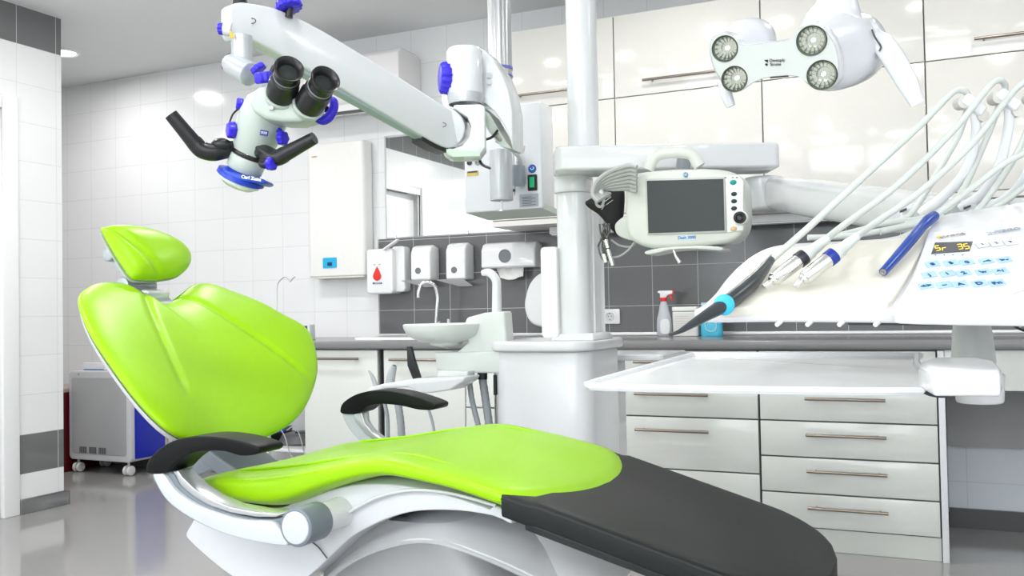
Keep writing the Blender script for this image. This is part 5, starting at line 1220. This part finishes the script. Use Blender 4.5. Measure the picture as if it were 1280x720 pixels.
for k in range(3):
    v = MB()
    for j in range(6): v.box((gx0+.10+k*.085+j*.011, Yq-.0055, gz0+.045), (gx0+.106+k*.085+j*.011, Yq-.0042, gz0+.085))
    v.build('vent_slots', INK, wm)
for (x, y) in ((gx0+.05, Yq+.03), (gx1-.05, Yq+.03), (gx0+.05, YW-.08), (gx1-.05, YW-.08)):
    w_ = MB(); w_.cyl((x-.026, y, .032), (x-.008, y, .032), .031, n=24); w_.cyl((x+.008, y, .032), (x+.026, y, .032), .031, n=24)
    w_.build('castor', mat('castor_white', (.72, .72, .70), .35), wm, bev=.006)
    MB().cyl((x, y, .03), (x, y, gz0+.004), .008, n=12).build('castor_stem', LGREY, wm)
MB().ell((gx0+.09, Yq-.001, gz1-.02), .005, .003, .005).build('screw', MGREY, wm)
sp_ = thing('tissue_box', 'small white box with blue edge standing on top of the wheeled machine', 'box', (gx0+.2, Yq+.10, gz1))
MB().rbox((atY(103, 460, Yq+.05).x, Yq+.05, gz1+.0006), (atY(103, 460, Yq+.05).x+.2, Yq+.15, gz1+.050), .012, axis=1).build('box_body', DPW, sp_, bev=.003)
MB().box((atY(103, 460, Yq+.05).x+.012, Yq+.0485, gz1+.004), (atY(103, 460, Yq+.05).x+.19, Yq+.0495, gz1+.010)).build('blue_edge', mat('edge_blue', (.05, .2, .5), .4), sp_)
rb_ = thing('red_cabinet', 'dark red cabinet edge showing between the partition wall and the wheeled machine', 'cabinet', (-5.2, 4.2, 0))
rx1 = gx0-.015
MB().box((rx1-.35, 4.12, .0006), (rx1, YW-.02, atY(78, 492, 4.12).z)).build('cabinet_body', mat('dark_red', (.10, .004, .008), .25), rb_, bev=.004)
MB().box((rx1-.36, 4.11, atY(78, 492, 4.12).z+.0006), (rx1+.005, YW-.02, atY(78, 487, 4.12).z)).build('cabinet_top', mat('top_beige', (.45, .36, .31), .4), rb_, bev=.002)
MB().tube([V((rx1-.06, 4.10, atY(78, 492, 4.12).z-.01)), V((rx1-.02, 4.10, atY(78, 505, 4.12).z))], .006, n=8).build('door_handle', STEEL, rb_)
# low cart left of the base cabinets
YK0, YK1 = 4.0, 4.40
kx1 = -2.99; kx0 = -3.62
ct_ = thing('low_trolley', 'low white metal trolley with cables and pedal, in the gap below the worktop', 'trolley', ((kx0+kx1)/2, 4.2, 0))
zs = atY(345, 553, 4.2).z
for x in (atY(335, 560, YK0).x, kx1-.02, kx0-.0):
    for y in (YK0, YK1-.02): MB().box((x-.012, y-.012, .0006), (x+.012, y+.012, .60)).build('post', mat('trolley_white', (.78, .79, .80), .3), ct_, bev=.002)
for z in (.12, zs): MB().box((kx0-.012, YK0-.012, z-.012), (kx1, YK1, z+.006)).build('shelf', mat('trolley_white', (.78, .79, .80), .3), ct_, bev=.003)
zp = zs+.0066
fp = thing('foot_pedal', 'flat dark grey pedal device lying on the low trolley shelf', 'pedal', (kx1-.2, 4.2, zp))
MB().lathe((kx1-.22, 4.2, zp), (0, 0, 1), [(0, 0), (0, .13), (.012, .14), (.05, .12), (.058, .09), (.058, 0)], n=40).build('pedal_body', mat('pedal_grey', (.12, .125, .13), .35), fp)
MB().lathe((kx1-.22, 4.2, zp+.0585), (0, 0, 1), [(0, .05), (.006, .048), (.008, 0)], n=28).build('pedal_top', BLACK, fp)
bxd = thing('black_case', 'black flat case at the left end of the low trolley shelf', 'case', (kx0+.15, 4.2, zp))
MB().box((kx0+.0+.02, 4.06, zp), (kx0+.24, 4.34, zp+.045)).build('case_body', BLACK, bxd, bev=.004)
MB().box((kx0+.03, 4.07, zp+.0455), (kx0+.23, 4.33, zp+.075)).build('case_lid', MGREY, bxd, bev=.004)
cbl = thing('loose_cable', 'thin pale cable draped in loops over the low trolley', 'cable', (kx1-.2, 4.0, zp))
MB().tube([V((kx1-.34, 3.965, .15)), V((kx1-.34, 3.965, zp+.03)), V((kx1-.27, 3.97, zp+.12)), V((kx1-.18, 3.965, zp+.09)), V((kx1-.13, 3.96, zp-.02)), V((kx1-.08, 3.96, .2))], .003, n=6).build('cable_run', CABLE, cbl)
MB().tube([V((kx1-.04, 3.965, .15)), V((kx1-.05, 3.965, zp+.02)), V((kx1-.10, 3.97, zp+.12)), V((kx1-.16, 3.975, zp+.10))], .003, n=6).build('cable_run', CABLE, cbl)
MB().ell((kx1-.26, 4.06, zp+.085), .03, .02, .008).build('blue_clip', mat('clip_blue', (.01, .04, .35), .4), cbl)
